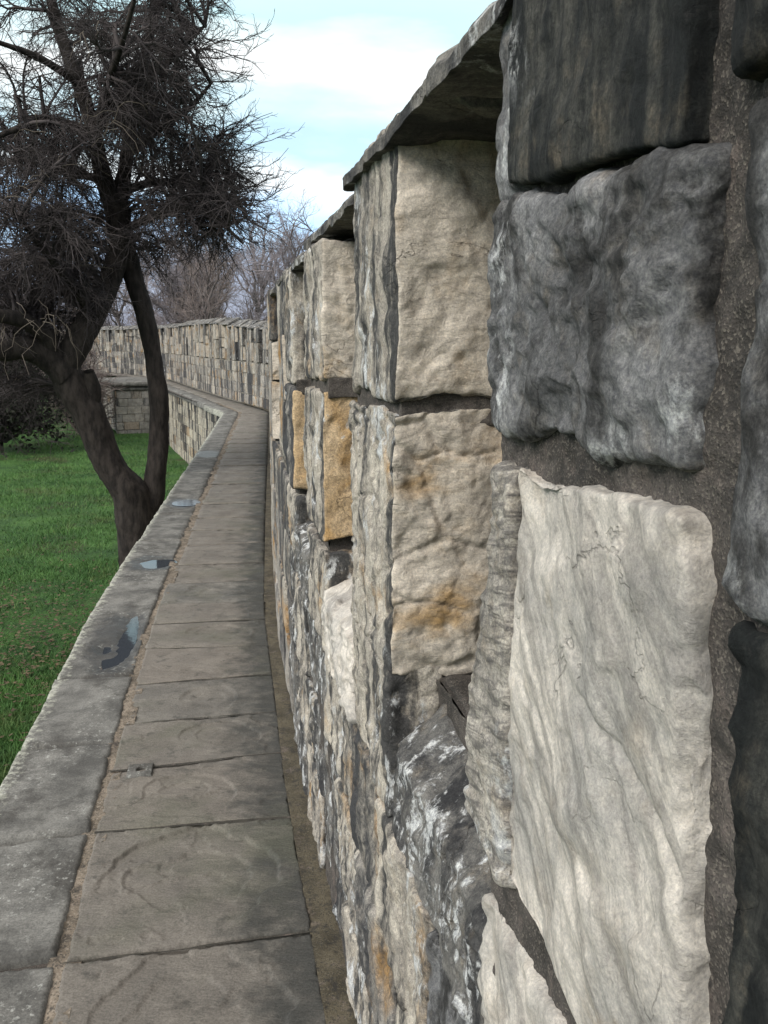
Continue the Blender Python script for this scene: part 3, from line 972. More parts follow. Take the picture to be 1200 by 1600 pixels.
def strip(name, n0f, n1f, s0, s1, res, mat, zc, amp, parent, arch=0.0):
    ns = int((s1 - s0) / res)
    v = np.linspace(0, 1, 9)
    s, vv = np.meshgrid(np.linspace(s0, s1, ns), v, indexing='ij')
    s, vv = s.ravel(), vv.ravel()
    n = n0f(s) + (n1f(s) - n0f(s)) * vv
    q = np.stack([s, n, np.zeros_like(s)], 1)
    z = zc + amp * fbm(q * 28, 4, 77, 0.6) + amp * fbm(q * 5, 2, 78) - arch * (2 * vv - 1) ** 2
    ids = np.arange(len(s)).reshape(ns, 9)
    F = np.stack([ids[:-1, :-1].ravel(), ids[1:, :-1].ravel(), ids[1:, 1:].ravel(), ids[:-1, 1:].ravel()], 1)[:, ::-1]
    return mesh_obj(name, W(s, n, z), F, [mat], parent, uv=np.stack([s, n], 1))


strip('mossy_edge_strip', lambda s: 0 * s - 0.02, lambda s: 0 * s + 0.066, -1.2, 22, 0.02, m_moss, -0.002, 0.006, walk)
strip('mortar_joint', lambda s: width(s) - 0.055, lambda s: width(s) + 0.03, -1.2, 22, 0.014, m_mortar_pale, -0.010, 0.011, walk)

# small square stone let into the walk, with a round socket in it
sq_s, sq_n = 1.40, 0.60


def socket_stone():
    n_ = 40
    u, v = np.meshgrid(np.linspace(-1, 1, n_), np.linspace(-1, 1, n_), indexing='ij')
    u, v = u.ravel(), v.ravel()
    q = np.stack([u * 3, v * 3, np.zeros_like(u)], 1)
    m = np.maximum(abs(u), abs(v)) + 0.04 * fbm(q, 3, 5)
    z = 0.003 - 0.03 * sstep(0.86, 1.0, m) + 0.0015 * fbm(q * 3, 3, 6)
    rr = np.hypot(u - 0.05, v + 0.1)
    z -= 0.030 * (1 - sstep(0.28, 0.40, rr))
    V = W(sq_s + u * 0.050, sq_n + v * 0.052, z)
    ids = np.arange(len(u)).reshape(n_, n_)
    F = np.stack([ids[:-1, :-1].ravel(), ids[1:, :-1].ravel(), ids[1:, 1:].ravel(), ids[:-1, 1:].ravel()], 1)[:, ::-1]
    o = mesh_obj('socket_stone', V, F, [m_kerb], walk)
    o['label'] = 'small square grey stone with a round socket'


socket_stone()

# ------------------------------------------------------------------ retaining wall under the outer edge
ret = empty('retaining_wall', W(0.5, 0.9, -2.0), 'pale stone retaining wall with flat grey kerb slabs, dropping to the lawn', 'wall')
hol = {4: [(3.05, 0.82, 0.40, 0.055, 0.036), (2.85, 0.92, 0.09, 0.045, 0.022), (2.62, 0.90, 0.10, 0.06, 0.026)], 5: [(4.62, 0.85, 0.12, 0.13, 0.032)]}
kj = [-1.4, -0.6, 0.38, 1.00, 1.66, 2.42, 4.05, 5.35, 6.5, 7.6]
hol = {5: hol[4], 6: hol[5], 8: [(7.1, 0.86, 0.2, 0.13, 0.030)]}
while kj[-1] < 34.2:
    kj.append(kj[-1] + random.uniform(0.8, 1.5))
for i, (a, b) in enumerate(zip(kj[:-1], kj[1:])):
    res = 0.009 if b < 2.5 else (0.012 if b < 6 else max(0.03, a * 0.004))
    wd = float(width((a + b) / 2))
    if b > 10 and b < 11.5:
        pass
    slab('kerb_slab', a + 0.010, b - 0.010, wd + 0.005, wd + 0.375, res, m_kerb, ret, 700 + i, z0=random.uniform(-0.004, 0.012), amp=0.006, terr=0.002,
         skew=random.uniform(-0.03, 0.03), hollows=hol.get(i, ()), thick=0.13, edge=0.016, wob=0.010, tilt=random.uniform(-0.008, 0.008))
bag = Bag()
rows_r = np.linspace(-2.3, -0.10, 9)
for za, zb in zip(rows_r[:-1], rows_r[1:]):
    s = -1.4
    while s < 34.2:
        l = random.uniform(0.4, 0.85)
        wd = float(width(s + l / 2)) + 0.33
        _seed[0] += 1
        s_, n_, z_, F, face = rough_block(Q(s, s + l - 0.009, za, zb - 0.009, 0.010), wd - 0.1, wd + random.uniform(-0.008, 0.008), 0.05 if s < 12 else 0.09, _seed[0], r=0.006, amp=0.008, warp=0.012)
        bag.add(W(s_, n_, z_), F[face != 1])
        s += l
bag.build('masonry', [m_ret], ret, smooth=False)
ss = np.arange(-1.4, 34.0, 0.4)
v = np.concatenate([W(ss, width(ss) + 0.31, -2.4), W(ss, width(ss) + 0.31, -0.06), W(ss, 0 * ss - 0.1, -0.06), W(ss, 0 * ss - 0.1, -2.4)])
m_ = len(ss)
i = np.arange(m_ - 1)
F = [np.stack([a * m_ + i, a * m_ + i + 1, b * m_ + i + 1, b * m_ + i], 1)[:, ::-1] for a, b in ((0, 1), (1, 2), (2, 3))]
F.append(np.array([[0, m_, 2 * m_, 3 * m_], [m_ - 1, 2 * m_ - 1, 3 * m_ - 1, 4 * m_ - 1]]))
mesh_obj('wall_core', v, np.concatenate(F), [m_mortar_far], ret)

# rain water lying in the hollows of the kerb slabs
for (hs, hn, rs, rn, dep, lab) in ((2.98, 0.855, 0.50, 0.08, -0.0205, 'longest rain puddle in a hollow of the grey kerb slab'),
                                   (4.62, 0.86, 0.16, 0.16, -0.0070, 'small rain puddle on the kerb beside the tree foot'),
                                   (7.1, 0.86, 0.18, 0.14, -0.006, 'farthest small rain puddle on the kerb slabs')):
    t = np.linspace(0, 2 * np.pi, 40, endpoint=False)
    V = W(hs + rs * np.cos(t), hn + rn * np.sin(t), dep)
    cpt = W(np.array([hs]), np.array([hn]), dep)
    F = np.array([[i, (i + 1) % 40, 40] for i in range(40)])[:, ::-1]
    o = mesh_obj('puddle', np.concatenate([V, cpt]), F, [m_water], origin=cpt[0])
    tag(o, lab, 'puddle', 'puddles on the kerb slabs', 'structure')

# ------------------------------------------------------------------ bastion stepping out beyond the bend
bs = 34.2
bw = float(width(bs))
bastion = empty('bastion', W(bs + 1, bw + 1, -2.0), 'squat grey stone bastion with thick flat slabs on top beyond the bend', 'bastion')
bag = Bag()
for za, zb in zip(np.linspace(-2.4, -0.3, 8)[:-1], np.linspace(-2.4, -0.3, 8)[1:]):
    n = bw - 0.1
    while n < bw + 1.75:
        l = min(random.uniform(0.35, 0.6), bw + 1.8 - n)
        _seed[0] += 1
        s_, n_, z_, F, face = rough_block(Q(bs + 0.02, bs + 0.62, za, zb - 0.014, 0.004), n, n + l - 0.014, 0.09, _seed[0], r=0.006, amp=0.008)
        bag.add(W(s_, n_, z_), F)
        n += l
    s = bs + 0.62
    while s < bs + 5:
        l = random.uniform(0.35, 0.6)
        _seed[0] += 1
        s_, n_, z_, F, face = rough_block(Q(s, s + l - 0.014, za, zb - 0.014, 0.004), bw + 1.3, bw + 1.78, 0.12, _seed[0], r=0.006, amp=0.008)
        bag.add(W(s_, n_, z_), F)
        s += l
m_bast = stone('grey_bastion_stone', (0.30, 0.29, 0.27), (0.20, 0.195, 0.18), crust_at=0.62, soft=0.08, streak=(3, 3, 0.7), island=0.15)
bag.build('masonry', [m_bast], bastion, smooth=False)
for k, (za, zb, o_) in enumerate(((-0.30, -0.17, 0.03), (-0.15, 0.02, 0.12))):
    _seed[0] += 1
    s_, n_, z_, F, face = rough_block(Q(bs - o_, bs + 5, za, zb, 0.0), bw - 0.12, bw + 1.8 + o_, 0.10, _seed[0], r=0.03, amp=0.012)
    mesh_obj('ledge_slab', W(s_, n_, z_), F, [m_kerb], bastion)
core = np.array([[a, b, c] for a in (bs + 0.05, bs + 4.9) for b in (bw - 0.1, bw + 1.6) for c in (-2.4, -0.3)])
mesh_obj('wall_core', W(core[:, 0], core[:, 1], core[:, 2]), np.array([[0, 1, 3, 2], [4, 6, 7, 5], [0, 4, 5, 1], [2, 3, 7, 6], [1, 5, 7, 3], [0, 2, 6, 4]]), [m_mortar_far], bastion)

# ------------------------------------------------------------------ ground
GZ = -2.0


def ground_z(x, y):
    q = np.stack([x * 0.12, y * 0.12, 0 * x], -1)
    bank = 2.6 * sstep(-16, -48, x + 0.10 * y) * sstep(15, 60, y)
    return GZ + 0.10 * fbm(q, 3, 3) + bank


gx = np.concatenate([np.linspace(-600, -70, 14), np.linspace(-64, 30, 150), np.linspace(40, 600, 14)])
gy = np.concatenate([np.linspace(-200, -12, 8), np.linspace(-8, 90, 150), np.linspace(100, 900, 16)])
X, Y = np.meshgrid(gx, gy, indexing='ij')
Z = ground_z(X, Y)
ids = np.arange(X.size).reshape(X.shape)
F = np.stack([ids[:-1, :-1].ravel(), ids[1:, :-1].ravel(), ids[1:, 1:].ravel(), ids[:-1, 1:].ravel()], 1)
lawn = mesh_obj('lawn', np.stack([X.ravel(), Y.ravel(), Z.ravel()], 1), F, [m_lawn])
tag(lawn, 'green winter lawn below the walkway', 'lawn', kind='structure')


def in_view(x, y):
    return (x > -0.56 * y - 1.5) & (x < -0.085 * y - 0.9)


def scatter_blades(n, y0, y1, hmin, hmax, wd):
    t = rng.random(n)
    y = y0 * (y1 / y0) ** t
    x = -0.56 * y - 1 + rng.random(n) * (0.50 * y + 1)
    # keep off the walk: outer face lies at about x = -1.1 - 0.13 y
    sx = np.interp(y, _c[:, 1], _c[:, 0])
    ok = x < sx - 1.22
    x, y = x[ok], y[ok]
    q = np.stack([x * 0.8, y * 0.8, 0 * x], 1)
    cl = fbm(q, 4, 12)
    bare = 0.9 * np.exp(-(((x + 4.6) / 1.5) ** 2 + ((y - 10.2) / 1.8) ** 2))
    ok = cl + rng.random(len(x)) * 0.5 - bare * rng.random(len(x)) > -0.04
    x, y, cl = x[ok], y[ok], cl[ok]
    n = len(x)
    z = ground_z(x, y)
    h = (hmin + (hmax - hmin) * rng.random(n)) * (0.8 + 0.6 * np.clip(cl, 0, 1))
    a = rng.random(n) * 6.283
    b = rng.random(n) * 6.283
    le = h * (0.3 + 0.9 * rng.random(n))
    w_ = wd * (0.6 + 0.8 * rng.random(n)) * (0.7 + y / 25)
    base = np.stack([x, y, z - 0.01], 1)
    dx = np.stack([np.cos(a), np.sin(a), 0 * a], 1) * w_[:, None] / 2
    tip = base + np.stack([np.cos(b) * le, np.sin(b) * le, h], 1)
    V = np.stack([base - dx, base + dx, tip], 1).reshape(-1, 3)
    return V, np.arange(3 * n).reshape(n, 3)


V, F = scatter_blades(210000, 6.0, 60, 0.05, 0.11, 0.011)
gr = mesh_obj('grass', V, F, [m_grass], smooth=False)
tag(gr, 'short rough green grass covering the lawn', 'grass', kind='stuff')
# dead leaves lying under the tree
n = 3600
cx = np.stack([rng.normal(-4.7, 1.5, n), rng.normal(10.0, 1.7, n)], 1)
ok = cx[:, 0] < np.interp(cx[:, 1], _c[:, 1], _c[:, 0]) - 1.3
cx = cx[ok]
n = len(cx)
z = ground_z(cx[:, 0], cx[:, 1]) + 0.02 + 0.05 * rng.random(n)
a = rng.random(n) * 6.283
r_ = 0.018 + 0.022 * rng.random(n)
c3 = np.stack([cx[:, 0], cx[:, 1], z], 1)
ax = np.stack([np.cos(a), np.sin(a), 0.5 * (rng.random(n) - 0.5)], 1) * r_[:, None]
bx = np.stack([-np.sin(a), np.cos(a), 0.8 * (rng.random(n) - 0.5)], 1) * r_[:, None] * 0.55
V = np.stack([c3 - ax, c3 - bx, c3 + ax, c3 + bx], 1).reshape(-1, 3)
li = mesh_obj('leaf_litter', V, np.arange(4 * n).reshape(n, 4), [m_litter], smooth=False)
tag(li, 'scattered brown dead leaves lying in the grass', 'leaves', kind='stuff')


# ------------------------------------------------------------------ trees
def tubes(pts, rad, sides):
    """pts (T,K,3), rad (T,K) -> verts, quads"""
    T, K, _ = pts.shape
    tg = np.gradient(pts, axis=1)
    tg /= np.maximum(np.linalg.norm(tg, axis=2), 1e-9)[..., None]
    ref = np.where(np.abs(tg[:, :1, 2:3]) > 0.9, np.array([1.0, 0, 0]), np.array([0, 0, 1.0]))
    ref = np.broadcast_to(ref, tg.shape)
    u = np.cross(tg, ref)
    u /= np.maximum(np.linalg.norm(u, axis=2), 1e-9)[..., None]
    v = np.cross(tg, u)
    a = np.arange(sides) * 2 * np.pi / sides
    V = pts[:, :, None, :] + rad[:, :, None, None] * (np.cos(a)[None, None, :, None] * u[:, :, None, :] + np.sin(a)[None, None, :, None] * v[:, :, None, :])
    ids = np.arange(T * K * sides).reshape(T, K, sides)
    nx = np.roll(ids, -1, axis=2)
    F = np.stack([ids[:, :-1], nx[:, :-1], nx[:, 1:], ids[:, 1:]], -1).reshape(-1, 4)
    return V.reshape(-1, 3), F


def resample(p, r, k):
    p = np.array(p, float)
    r = np.array(r, float)
    d = np.r_[0, np.cumsum(np.linalg.norm(np.diff(p, axis=0), axis=1))]
    # smooth through the control points (Catmull-Rom by cubic Hermite)
    t = np.linspace(0, d[-1], k)
    m = np.gradient(p, d, axis=0)
    i = np.clip(np.searchsorted(d, t, 'right') - 1, 0, len(d) - 2)
    h = (d[i + 1] - d[i])
    x = ((t - d[i]) / h)[:, None]
    h = h[:, None]
    q = ((1 + 2 * x) * (1 - x) ** 2) * p[i] + x * (1 - x) ** 2 * h * m[i] + x * x * (3 - 2 * x) * p[i + 1] + x * x * (x - 1) * h * m[i + 1]
    return q, np.interp(t, d, r)


def rough_limb(bag_, p, r, k=60, sides=16, amp=0.16, seed=0):
    q, rr = resample(p, r, k)
    V, F = tubes(q[None], rr[None], sides)
    c = np.repeat(q, sides, axis=0)
    R_ = np.repeat(rr, sides)
    d = (V - c) / R_[:, None]
    nz_ = fbm(V * np.array([5, 5, 2.2]) + seed, 4, seed) * amp * 1.3 + fbm(V * np.array([16, 16, 5]) + seed, 3, seed + 1) * amp * 0.6
    bag_.add(c + d * (R_ * (1 + nz_))[:, None], F)
    return q, rr


TD = 10.5
main_tree = empty('bare_tree', tuple(PX(212, 985, TD)), 'dark bare tree with forked trunk and dense drooping twigs on the lawn beside the walkway', 'tree')
mm = FPX / TD     # photo pixels per metre at the tree
bag = Bag()
PT = lambda *l: [PX(x, y, TD + dz) for x, y, dz in l]
px = lambda *l: [v / mm for v in l]
limbs = []


def limb(pts, w_, **kw):
    q, r_ = rough_limb(bag, PT(*pts), px(*[x / 2 for x in w_]), **kw)
    limbs.append((q, r_))


limb([(212, 1010, 0), (213, 940, 0), (213, 870, 0), (212, 815, 0), (206, 775, -.05), (180, 740, -.1), (158, 700, -.15), (140, 650, -.2), (115, 605, -.25), (95, 565, -.3)],
     [74, 62, 54, 62, 55, 48, 44, 46, 50, 42], k=120, sides=20, seed=2)
limb([(218, 850, 0), (224, 815, .05), (238, 775, .1), (245, 730, .1), (248, 670, .15), (247, 620, .15), (239, 555, .2), (224, 485, .2), (207, 425, .2), (188, 365, .15), (180, 320, .1)],
     [36, 40, 38, 33, 30, 30, 28, 28, 29, 35, 34], k=120, sides=20, seed=3)
limb([(100, 575, -.3), (125, 530, -.25), (152, 480, -.15), (178, 420, 0), (188, 370, .1), (190, 325, .15)], [42, 40, 38, 34, 30, 26], k=60, seed=4)
limb([(105, 585, -.3), (75, 560, -.4), (35, 545, -.6), (-20, 548, -.9), (-90, 530, -1.2), (-170, 480, -1.5)], [44, 40, 32, 28, 22, 14], k=60, seed=5)
limb([(95, 570, -.3), (70, 525, -.5), (35, 500, -.8), (-10, 490, -1.1), (-70, 440, -1.3)], [34, 26, 22, 18, 10], k=50, seed=6)
limb([(140, 640, -.2), (146, 610, -.25), (138, 580, -.35)], [26, 24, 16], k=20, seed=7)
limb([(182, 335, .1), (160, 270, 0), (145, 200, -.1), (120, 120, -.2), (90, 40, -.3), (70, -40, -.3), (60, -120, -.3)], [30, 26, 22, 20, 16, 12, 8], k=70, seed=8)
limb([(184, 330, .1), (196, 260, .3), (205, 180, .5), (225, 90, .7), (250, 0, .9), (270, -90, 1)], [26, 22, 18, 15, 11, 7], k=60, seed=9)
limb([(200, 240, .3), (250, 200, .1), (300, 165, -.1), (330, 130, -.2)], [14, 11, 7, 4], k=40, sides=10, seed=10)
limb([(188, 300, .2), (240, 285, .6), (310, 290, .9), (375, 315, 1.1)], [15, 12, 9, 4], k=40, sides=10, seed=11)
limb([(193, 360, .15), (250, 335, -.2), (320, 330, -.4), (380, 380, -.5)], [13, 11, 8, 4], k=40, sides=10, seed=12)
limb([(150, 210, -.1), (90, 190, -.5), (30, 200, -.9), (-40, 230, -1.2)], [14, 12, 9, 5], k=40, sides=10, seed=13)
limb([(165, 280, 0), (110, 270, .5), (40, 250, .9), (-40, 270, 1.2)], [14, 12, 9, 5], k=40, sides=10, seed=14)
limb([(125, 130, -.2), (60, 90, -.6), (-20, 60, -1)], [12, 10, 5], k=40, sides=10, seed=15)
limb([(215, 140, .5), (270, 90, .3), (320, 40, .1)], [10, 8, 4], k=40, sides=10, seed=16)
limb([(145, 490, -.2), (100, 430, -.7), (60, 380, -1.1), (30, 340, -1.3)], [16, 12, 9, 5], k=40, sides=10, seed=17)
limb([(150, 220, 0), (165, 140, -.8), (190, 70, -1.4), (210, 0, -1.7)], [12, 10, 8, 5], k=40, sides=10, seed=18)
bag.build('trunk', [m_bark], main_tree)

LP = np.concatenate([q[len(q) // 3:] for q, r_ in limbs[2:]])

blobs = [(110, 110, 190, 130, 1.9, 32), (250, 100, 80, 120, 1.5, 15), (285, 250, 85, 45, 1.2, 16), (50, 320, 130, 110, 1.8, 34), (60, 450, 90, 70, 1.3, 20),
         (180, 20, 170, 60, 1.7, 14), (330, 355, 55, 28, 0.9, 6), (230, 180, 75, 70, 1.3, 18), (235, 380, 40, 40, 0.8, 5), (335, 290, 50, 26, 0.9, 9), (110, 220, 120, 70, 1.6, 24), (70, 410, 110, 110, 1.4, 30), (20, 490, 80, 55, 1.3, 12), (340, 340, 55, 40, 1.0, 9), (290, 60, 50, 80, 1.2, 6), (30, 600, 60, 45, 1.0, 8), (255, 330, 60, 45, 0.9, 10)]
cen = []
for (x, y, rx, ry, dz, cnt) in blobs:
    for _ in range(int(cnt * 1.08 + 1)):
        while True:
            g = rng.uniform(-1, 1, 3)
            if np.dot(g, g) < 1:
                break
        cen.append(PX(x + rx * g[0], y + ry * g[1], TD + dz * g[2]))
cen = np.array(cen)
segs = {8: [], 5: [], 3: []}


def curve_between(a, b, sag, k):
    t = np.linspace(0, 1, k)[None, :, None]
    p = a[:, None] * (1 - t) + b[:, None] * t
    p = p + 4 * t * (1 - t) * sag[:, None]
    return p


# branches: from the nearest lower limb point out to each cluster centre
dd = np.linalg.norm(LP[None] - cen[:, None], axis=2) + 0.6 * np.maximum(LP[None, :, 2] - cen[:, None, 2], 0)
near = LP[np.argmin(dd, axis=1)]
ext = cen + (cen - near) * 0.25
K = 7
br = curve_between(near, ext, rng.normal(0, 0.10, cen.shape) + np.array([0, 0, 0.14]), K)
br += rng.normal(0, 0.018, br.shape) * np.linspace(0, 1, K)[None, :, None]
br_r = np.linspace(0.022, 0.008, K)[None] * np.ones((len(br), 1))
tb = Bag()
v, f = tubes(br, br_r, 6)
tb.add(v, f)


def sprout(par, per, lmin, lmax, t0, droop, spread, k, r0, r1, up=0.0):
    """shoots from parent curves (T,K,3)"""
    T, K, _ = par.shape
    idx = np.repeat(np.arange(T), per)
    t = (t0 + (1 - t0) * rng.random(len(idx))) * (K - 1.001)
    i = t.astype(int)
    fr = (t - i)[:, None]
    st = par[idx, i] * (1 - fr) + par[idx, i + 1] * fr
    tg = par[idx, i + 1] - par[idx, i]
    tg /= np.maximum(np.linalg.norm(tg, axis=1), 1e-9)[:, None]
    d = tg + rng.normal(0, spread, tg.shape) * np.array([1, 1, 0.75]) + np.array([0, 0, up])
    d /= np.linalg.norm(d, axis=1)[:, None]
    l = lmin + (lmax - lmin) * rng.random(len(idx))
    tt = np.linspace(0, 1, k)[None, :, None]
    p = st[:, None] + d[:, None] * l[:, None, None] * tt
    p[..., 2] -= droop * (l[:, None] * (0.6 + 0.8 * rng.random((len(idx), 1)))) * tt[..., 0] ** 2
    p += rng.normal(0, 0.075, p.shape) * l[:, None, None] * tt
    return p, np.linspace(r0, r1, k)[None] * np.ones((len(idx), 1))


sub, sr = sprout(br, 17, 0.22, 0.58, 0.25, 0.16, 1.0, 5, 0.0062, 0.0028)
v, f = tubes(sub, sr, 4)
tb.add(v, f)
tw, tr = sprout(sub, 9, 0.07, 0.24, 0.15, 0.10, 1.0, 4, 0.0027, 0.0015)
v, f = tubes(tw, tr, 3)
tb.add(v, f)
# long paler shoots hanging in front
hs = cen[rng.choice(len(cen), 70)]
hs = hs[(hs[:, 0] < -2.6)]
hp, hr = sprout(curve_between(hs, hs + rng.normal(0, 0.3, hs.shape), 0 * hs, 4) + np.array([0.1, -0.9, 0]), 3, 0.15, 0.45, 0.0, 0.5, 0.9, 6, 0.0038, 0.002)
v, f = tubes(hp, hr, 4)
tb.add(v, f, 1)
# thin outer shoots reaching out to the right of the crown
for x0, y0, x1, y1 in ((320, 60, 425, 38), (318, 85, 402, 72), (310, 100, 398, 118), (325, 130, 382, 108), (330, 215, 425, 172), (340, 235, 446, 205), (345, 245, 452, 232),
                       (375, 290, 440, 262), (385, 310, 445, 292), (325, 160, 378, 150), (300, 20, 360, 8), (360, 330, 430, 352), (350, 345, 420, 385), (300, 40, 385, 62), (310, 190, 390, 182)):
    dz = rng.uniform(-0.5, 0.8)
    a_, b_ = PX(x0, y0, TD + dz)[None], PX(x1, y1, TD + dz + rng.uniform(-0.3, 0.3))[None]
    c_ = curve_between(a_, b_, rng.normal(0, 0.05, (1, 3)) - np.array([0, 0, 0.06]), 7) + rng.normal(0, 0.012, (1, 7, 3))
    v, f = tubes(c_, np.linspace(0.007, 0.0028, 7)[None], 4)
    tb.add(v, f)
    p_, r_ = sprout(c_, 9, 0.10, 0.34, 0.1, -0.15, 0.5, 5, 0.0036, 0.002)
    v, f = tubes(p_, r_, 3)
    tb.add(v, f)
    p_, r_ = sprout(p_, 3, 0.05, 0.14, 0.2, -0.1, 0.6, 4, 0.0026, 0.0016)
    v, f = tubes(p_, r_, 3)
    tb.add(v, f)
tb.build('crown', [m_twig, m_twig_tan], main_tree)


def bare_tree_mesh(seed, height, spread=0.55, stems=1, dens=1.0, tw_r=0.009):
    """a leafless broadleaf: trunk bag and crown bag in local coordinates, base at the origin"""
    r_ = np.random.default_rng(seed)
    global rng
    keep, rng = rng, r_
    tb_, cb = Bag(), Bag()
    mains = []
    for st in range(stems):
        a = r_.random() * 6.28
        lean = np.array([math.cos(a), math.sin(a)]) * (0.10 if stems == 1 else 0.22) * height
        p = [np.array([0, 0, -0.3]), np.array([lean[0] * 0.15, lean[1] * 0.15, height * 0.18]), np.array([lean[0] * 0.5, lean[1] * 0.5, height * 0.42]),
             np.array([lean[0] * 0.85, lean[1] * 0.85, height * 0.70]), np.array([lean[0], lean[1], height * 0.93])]
        rr = np.array([0.030, 0.022, 0.016, 0.009, 0.003]) * height / (1 if stems == 1 else 1.35)
        q, r2 = rough_limb(tb_, p, rr, k=26, sides=9, amp=0.08, seed=seed + st)
        mains.append(q)
    mains = np.stack(mains)
    b1, r1 = sprout(mains, int(15 * dens), 0.28 * height, 0.46 * height, 0.22, -0.12, spread, 8, 0.011 * height, 0.0030 * height, 0.28)
    v_, f_ = tubes(b1, r1, 6)
    tb_.add(v_, f_)
    b2, r2 = sprout(b1, int(11 * dens), 0.12 * height, 0.22 * height, 0.2, -0.05, 0.6, 6, 0.0038 * height, 0.0016 * height, 0.15)
    v_, f_ = tubes(b2, r2, 4)
    cb.add(v_, f_)
    b3, r3 = sprout(b2, 7, 0.05 * height, 0.12 * height, 0.2, 0.0, 0.65, 4, tw_r * 1.3, tw_r * 0.7, 0.1)
    v_, f_ = tubes(b3, r3, 3)
    cb.add(v_, f_)
    b4, r4 = sprout(b3, 3, 0.03 * height, 0.07 * height, 0.2, 0.0, 0.7, 3, tw_r * 0.8, tw_r * 0.5, 0.1)
    v_, f_ = tubes(b4, r4, 3)
    cb.add(v_, f_)
    rng = keep
    return tb_, cb


protos = []
for sd, hgt, spr, stm in ((21, 10.0, 0.55, 1), (22, 10.0, 0.5, 2), (23, 10.0, 0.65, 3)):
    protos.append(bare_tree_mesh(sd, hgt, spr, stm, 0.75))
made = {}


def place_tree(kind, loc, scale, rz, label, twig, group, name='bare_tree'):
    o = empty(name, loc, label, 'tree', group)
    o.scale = (scale,) * 3
    o.rotation_euler = (0, 0, rz)
    key = (kind, twig.name)
    if key not in made:
        tb_, cb = protos[kind]
        t = tb_.build('trunk', [m_bg_bark], None)
        c = cb.build('crown', [twig], None)
        made[key] = (t.data, c.data)
        t.parent = c.parent = o
    else:
        for nm, d in zip(('trunk', 'crown'), made[key]):
            x = bpy.data.objects.new(nm, d)
            COL.objects.link(x)
            x.parent = o
    return o


def at(x, d, z=GZ):
    p = PX(x, 600, d)
    return (p[0], p[1], z)


for kind, x, d, sc_v, rz, lab, tg_ in (
        (2, 312, 44, 0.68, 0.3, 'bare many-stemmed tree directly right of the forked trunk, behind the far wall', m_bg_twig),
        (1, 352, 40, 0.59, 1.9, 'bare tree with a reddish leaning stem, standing behind the middle of the far wall', m_bg_twig_r),
        (0, 392, 52, 0.78, 0.8, 'tall single-trunked grey bare tree between the leaning stem and the near wall', m_bg_twig),
        (1, 432, 46, 0.75, 4.0, 'slender bare tree against the sky right beside the edge of the near wall', m_bg_twig),
        (2, 268, 60, 0.78, 2.2, 'brownish bare tree half hidden behind the right stem of the forked tree', m_bg_twig_r),
        (0, 205, 62, 0.74, 5.0, 'bare tree standing behind the bastion, seen between the two stems of the forked tree', m_bg_twig),
        (2, 150, 66, 0.70, 1.0, 'bare tree at the lawn edge behind the thick left stem of the forked tree', m_bg_twig_r),
        (1, 285, 50, 0.67, 3.3, 'forked grey bare tree just right of the right stem, in front of the brownish one', m_bg_twig),
        (2, 375, 66, 0.85, 5.6, 'wide pale bare tree far behind the tall single-trunked one', m_bg_twig),
        (0, 455, 62, 0.74, 2.9, 'most distant pale bare tree peeping over the coping of the near wall', m_bg_twig)):
    place_tree(kind, at(x, d), sc_v, rz, lab, tg_, 'bare trees behind the far wall')


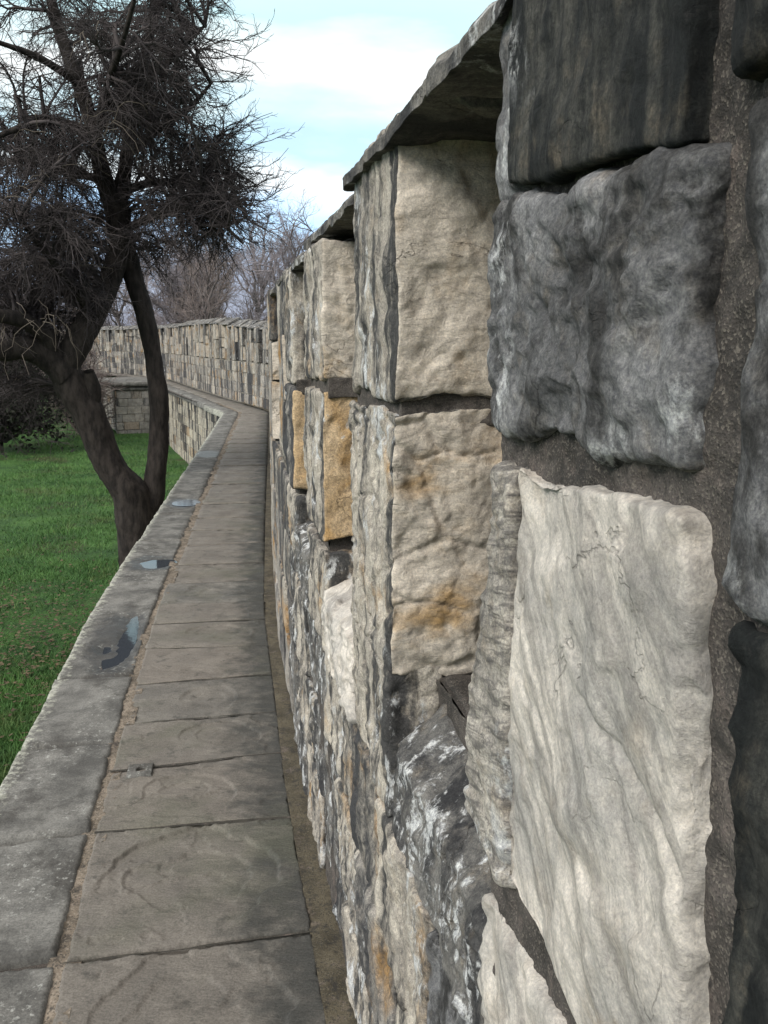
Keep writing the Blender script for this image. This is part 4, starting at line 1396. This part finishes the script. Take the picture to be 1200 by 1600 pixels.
def bush(loc, rx, ry, h, seed, label, twig, leaf=None, nl=0, name='bush', cat='bush', clear=0.0):
    global rng
    keep, rng = rng, np.random.default_rng(seed)
    o = empty(name, loc, label, cat)
    n_ = 26
    a = rng.random(n_) * 6.283
    e_ = np.stack([np.cos(a) * rx * rng.random(n_) ** 0.5, np.sin(a) * ry * rng.random(n_) ** 0.5, h * (0.45 + 0.55 * rng.random(n_))], 1)
    st = e_ * np.array([0.12, 0.12, 0]) + np.array([0, 0, clear])
    b1 = curve_between(st, e_, rng.normal(0, 0.08 * h, e_.shape), 6)
    cb = Bag()
    v_, f_ = tubes(b1, np.linspace(0.05, 0.015, 6)[None] * np.ones((n_, 1)), 5)
    cb.add(v_, f_)
    b2, r2 = sprout(b1, 14, 0.2 * h, 0.42 * h, 0.1, 0.12, 0.8, 5, 0.014, 0.007)
    v_, f_ = tubes(b2, r2, 4)
    cb.add(v_, f_)
    b3, r3 = sprout(b2, 9, 0.08 * h, 0.18 * h, 0.1, 0.15, 0.8, 4, 0.008, 0.004)
    v_, f_ = tubes(b3, r3, 3)
    cb.add(v_, f_)
    if clear:
        tk = Bag()
        rough_limb(tk, [(0, 0, -0.2), (0.05, 0, clear), (0.0, 0.05, h * 0.8)], [0.09, 0.07, 0.02], k=20, sides=8, seed=seed)
        tk.build('trunk', [m_bark], None, origin=np.zeros(3)).parent = o
    cb.build('crown' if clear else 'branches', [twig], None, origin=np.zeros(3)).parent = o
    if leaf is not None:
        pk = b3[rng.integers(0, len(b3), nl), rng.integers(0, 4, nl)] + rng.normal(0, 0.05, (nl, 3))
        u_ = rng.normal(0, 1, (nl, 3))
        u_ /= np.linalg.norm(u_, axis=1)[:, None]
        w_ = np.cross(u_, rng.normal(0, 1, (nl, 3)))
        w_ /= np.linalg.norm(w_, axis=1)[:, None]
        sz = (0.05 + 0.07 * rng.random(nl))[:, None]
        V_ = np.stack([pk - u_ * sz, pk - w_ * sz * 0.5, pk + u_ * sz, pk + w_ * sz * 0.5], 1).reshape(-1, 3)
        mesh_obj('foliage', V_, np.arange(4 * nl).reshape(nl, 4), [leaf], None, smooth=False).parent = o
    rng = keep
    return o


def gat(x, d):
    p = PX(x, 600, d)
    return (p[0], p[1], float(ground_z(np.array([p[0]]), np.array([p[1]]))[0]) - 0.05)


bush(gat(-8, 29), 2.1, 1.8, 4.4, 51, 'dark evergreen small tree with thin trunk over the lawn at the left', m_twig, m_leaf_dark, 7000, 'evergreen_tree', 'tree', 0.35)
bush(gat(-60, 38), 2.9, 2.5, 6.0, 52, 'large dark bush at the left edge, behind the small evergreen tree', m_twig, m_leaf_dark, 12000)
bush(gat(45, 64), 3.4, 2.2, 6.2, 53, 'brown twiggy bush at the lawn edge, left of the leaning trunk', m_bg_twig_r, m_leaf_dark, 5000)
bush(gat(118, 70), 3.4, 2.2, 5.6, 54, 'grey brown leafless thicket behind the leaning left stem', m_bg_twig_r)
bush(gat(172, 62), 3.2, 2.2, 5.6, 55, 'russet twiggy bush above the bastion between the two stems', m_bg_twig_r)
bush(gat(0, 76), 5, 2.5, 8.0, 56, 'tall dark thicket closing the far left end of the lawn', m_bg_twig_r, m_leaf_dark, 9000)
bush(gat(126, 34), 0.9, 0.8, 3.5, 57, 'slim brown leafless bush beside the bastion, before the far wall', m_bg_twig_r)
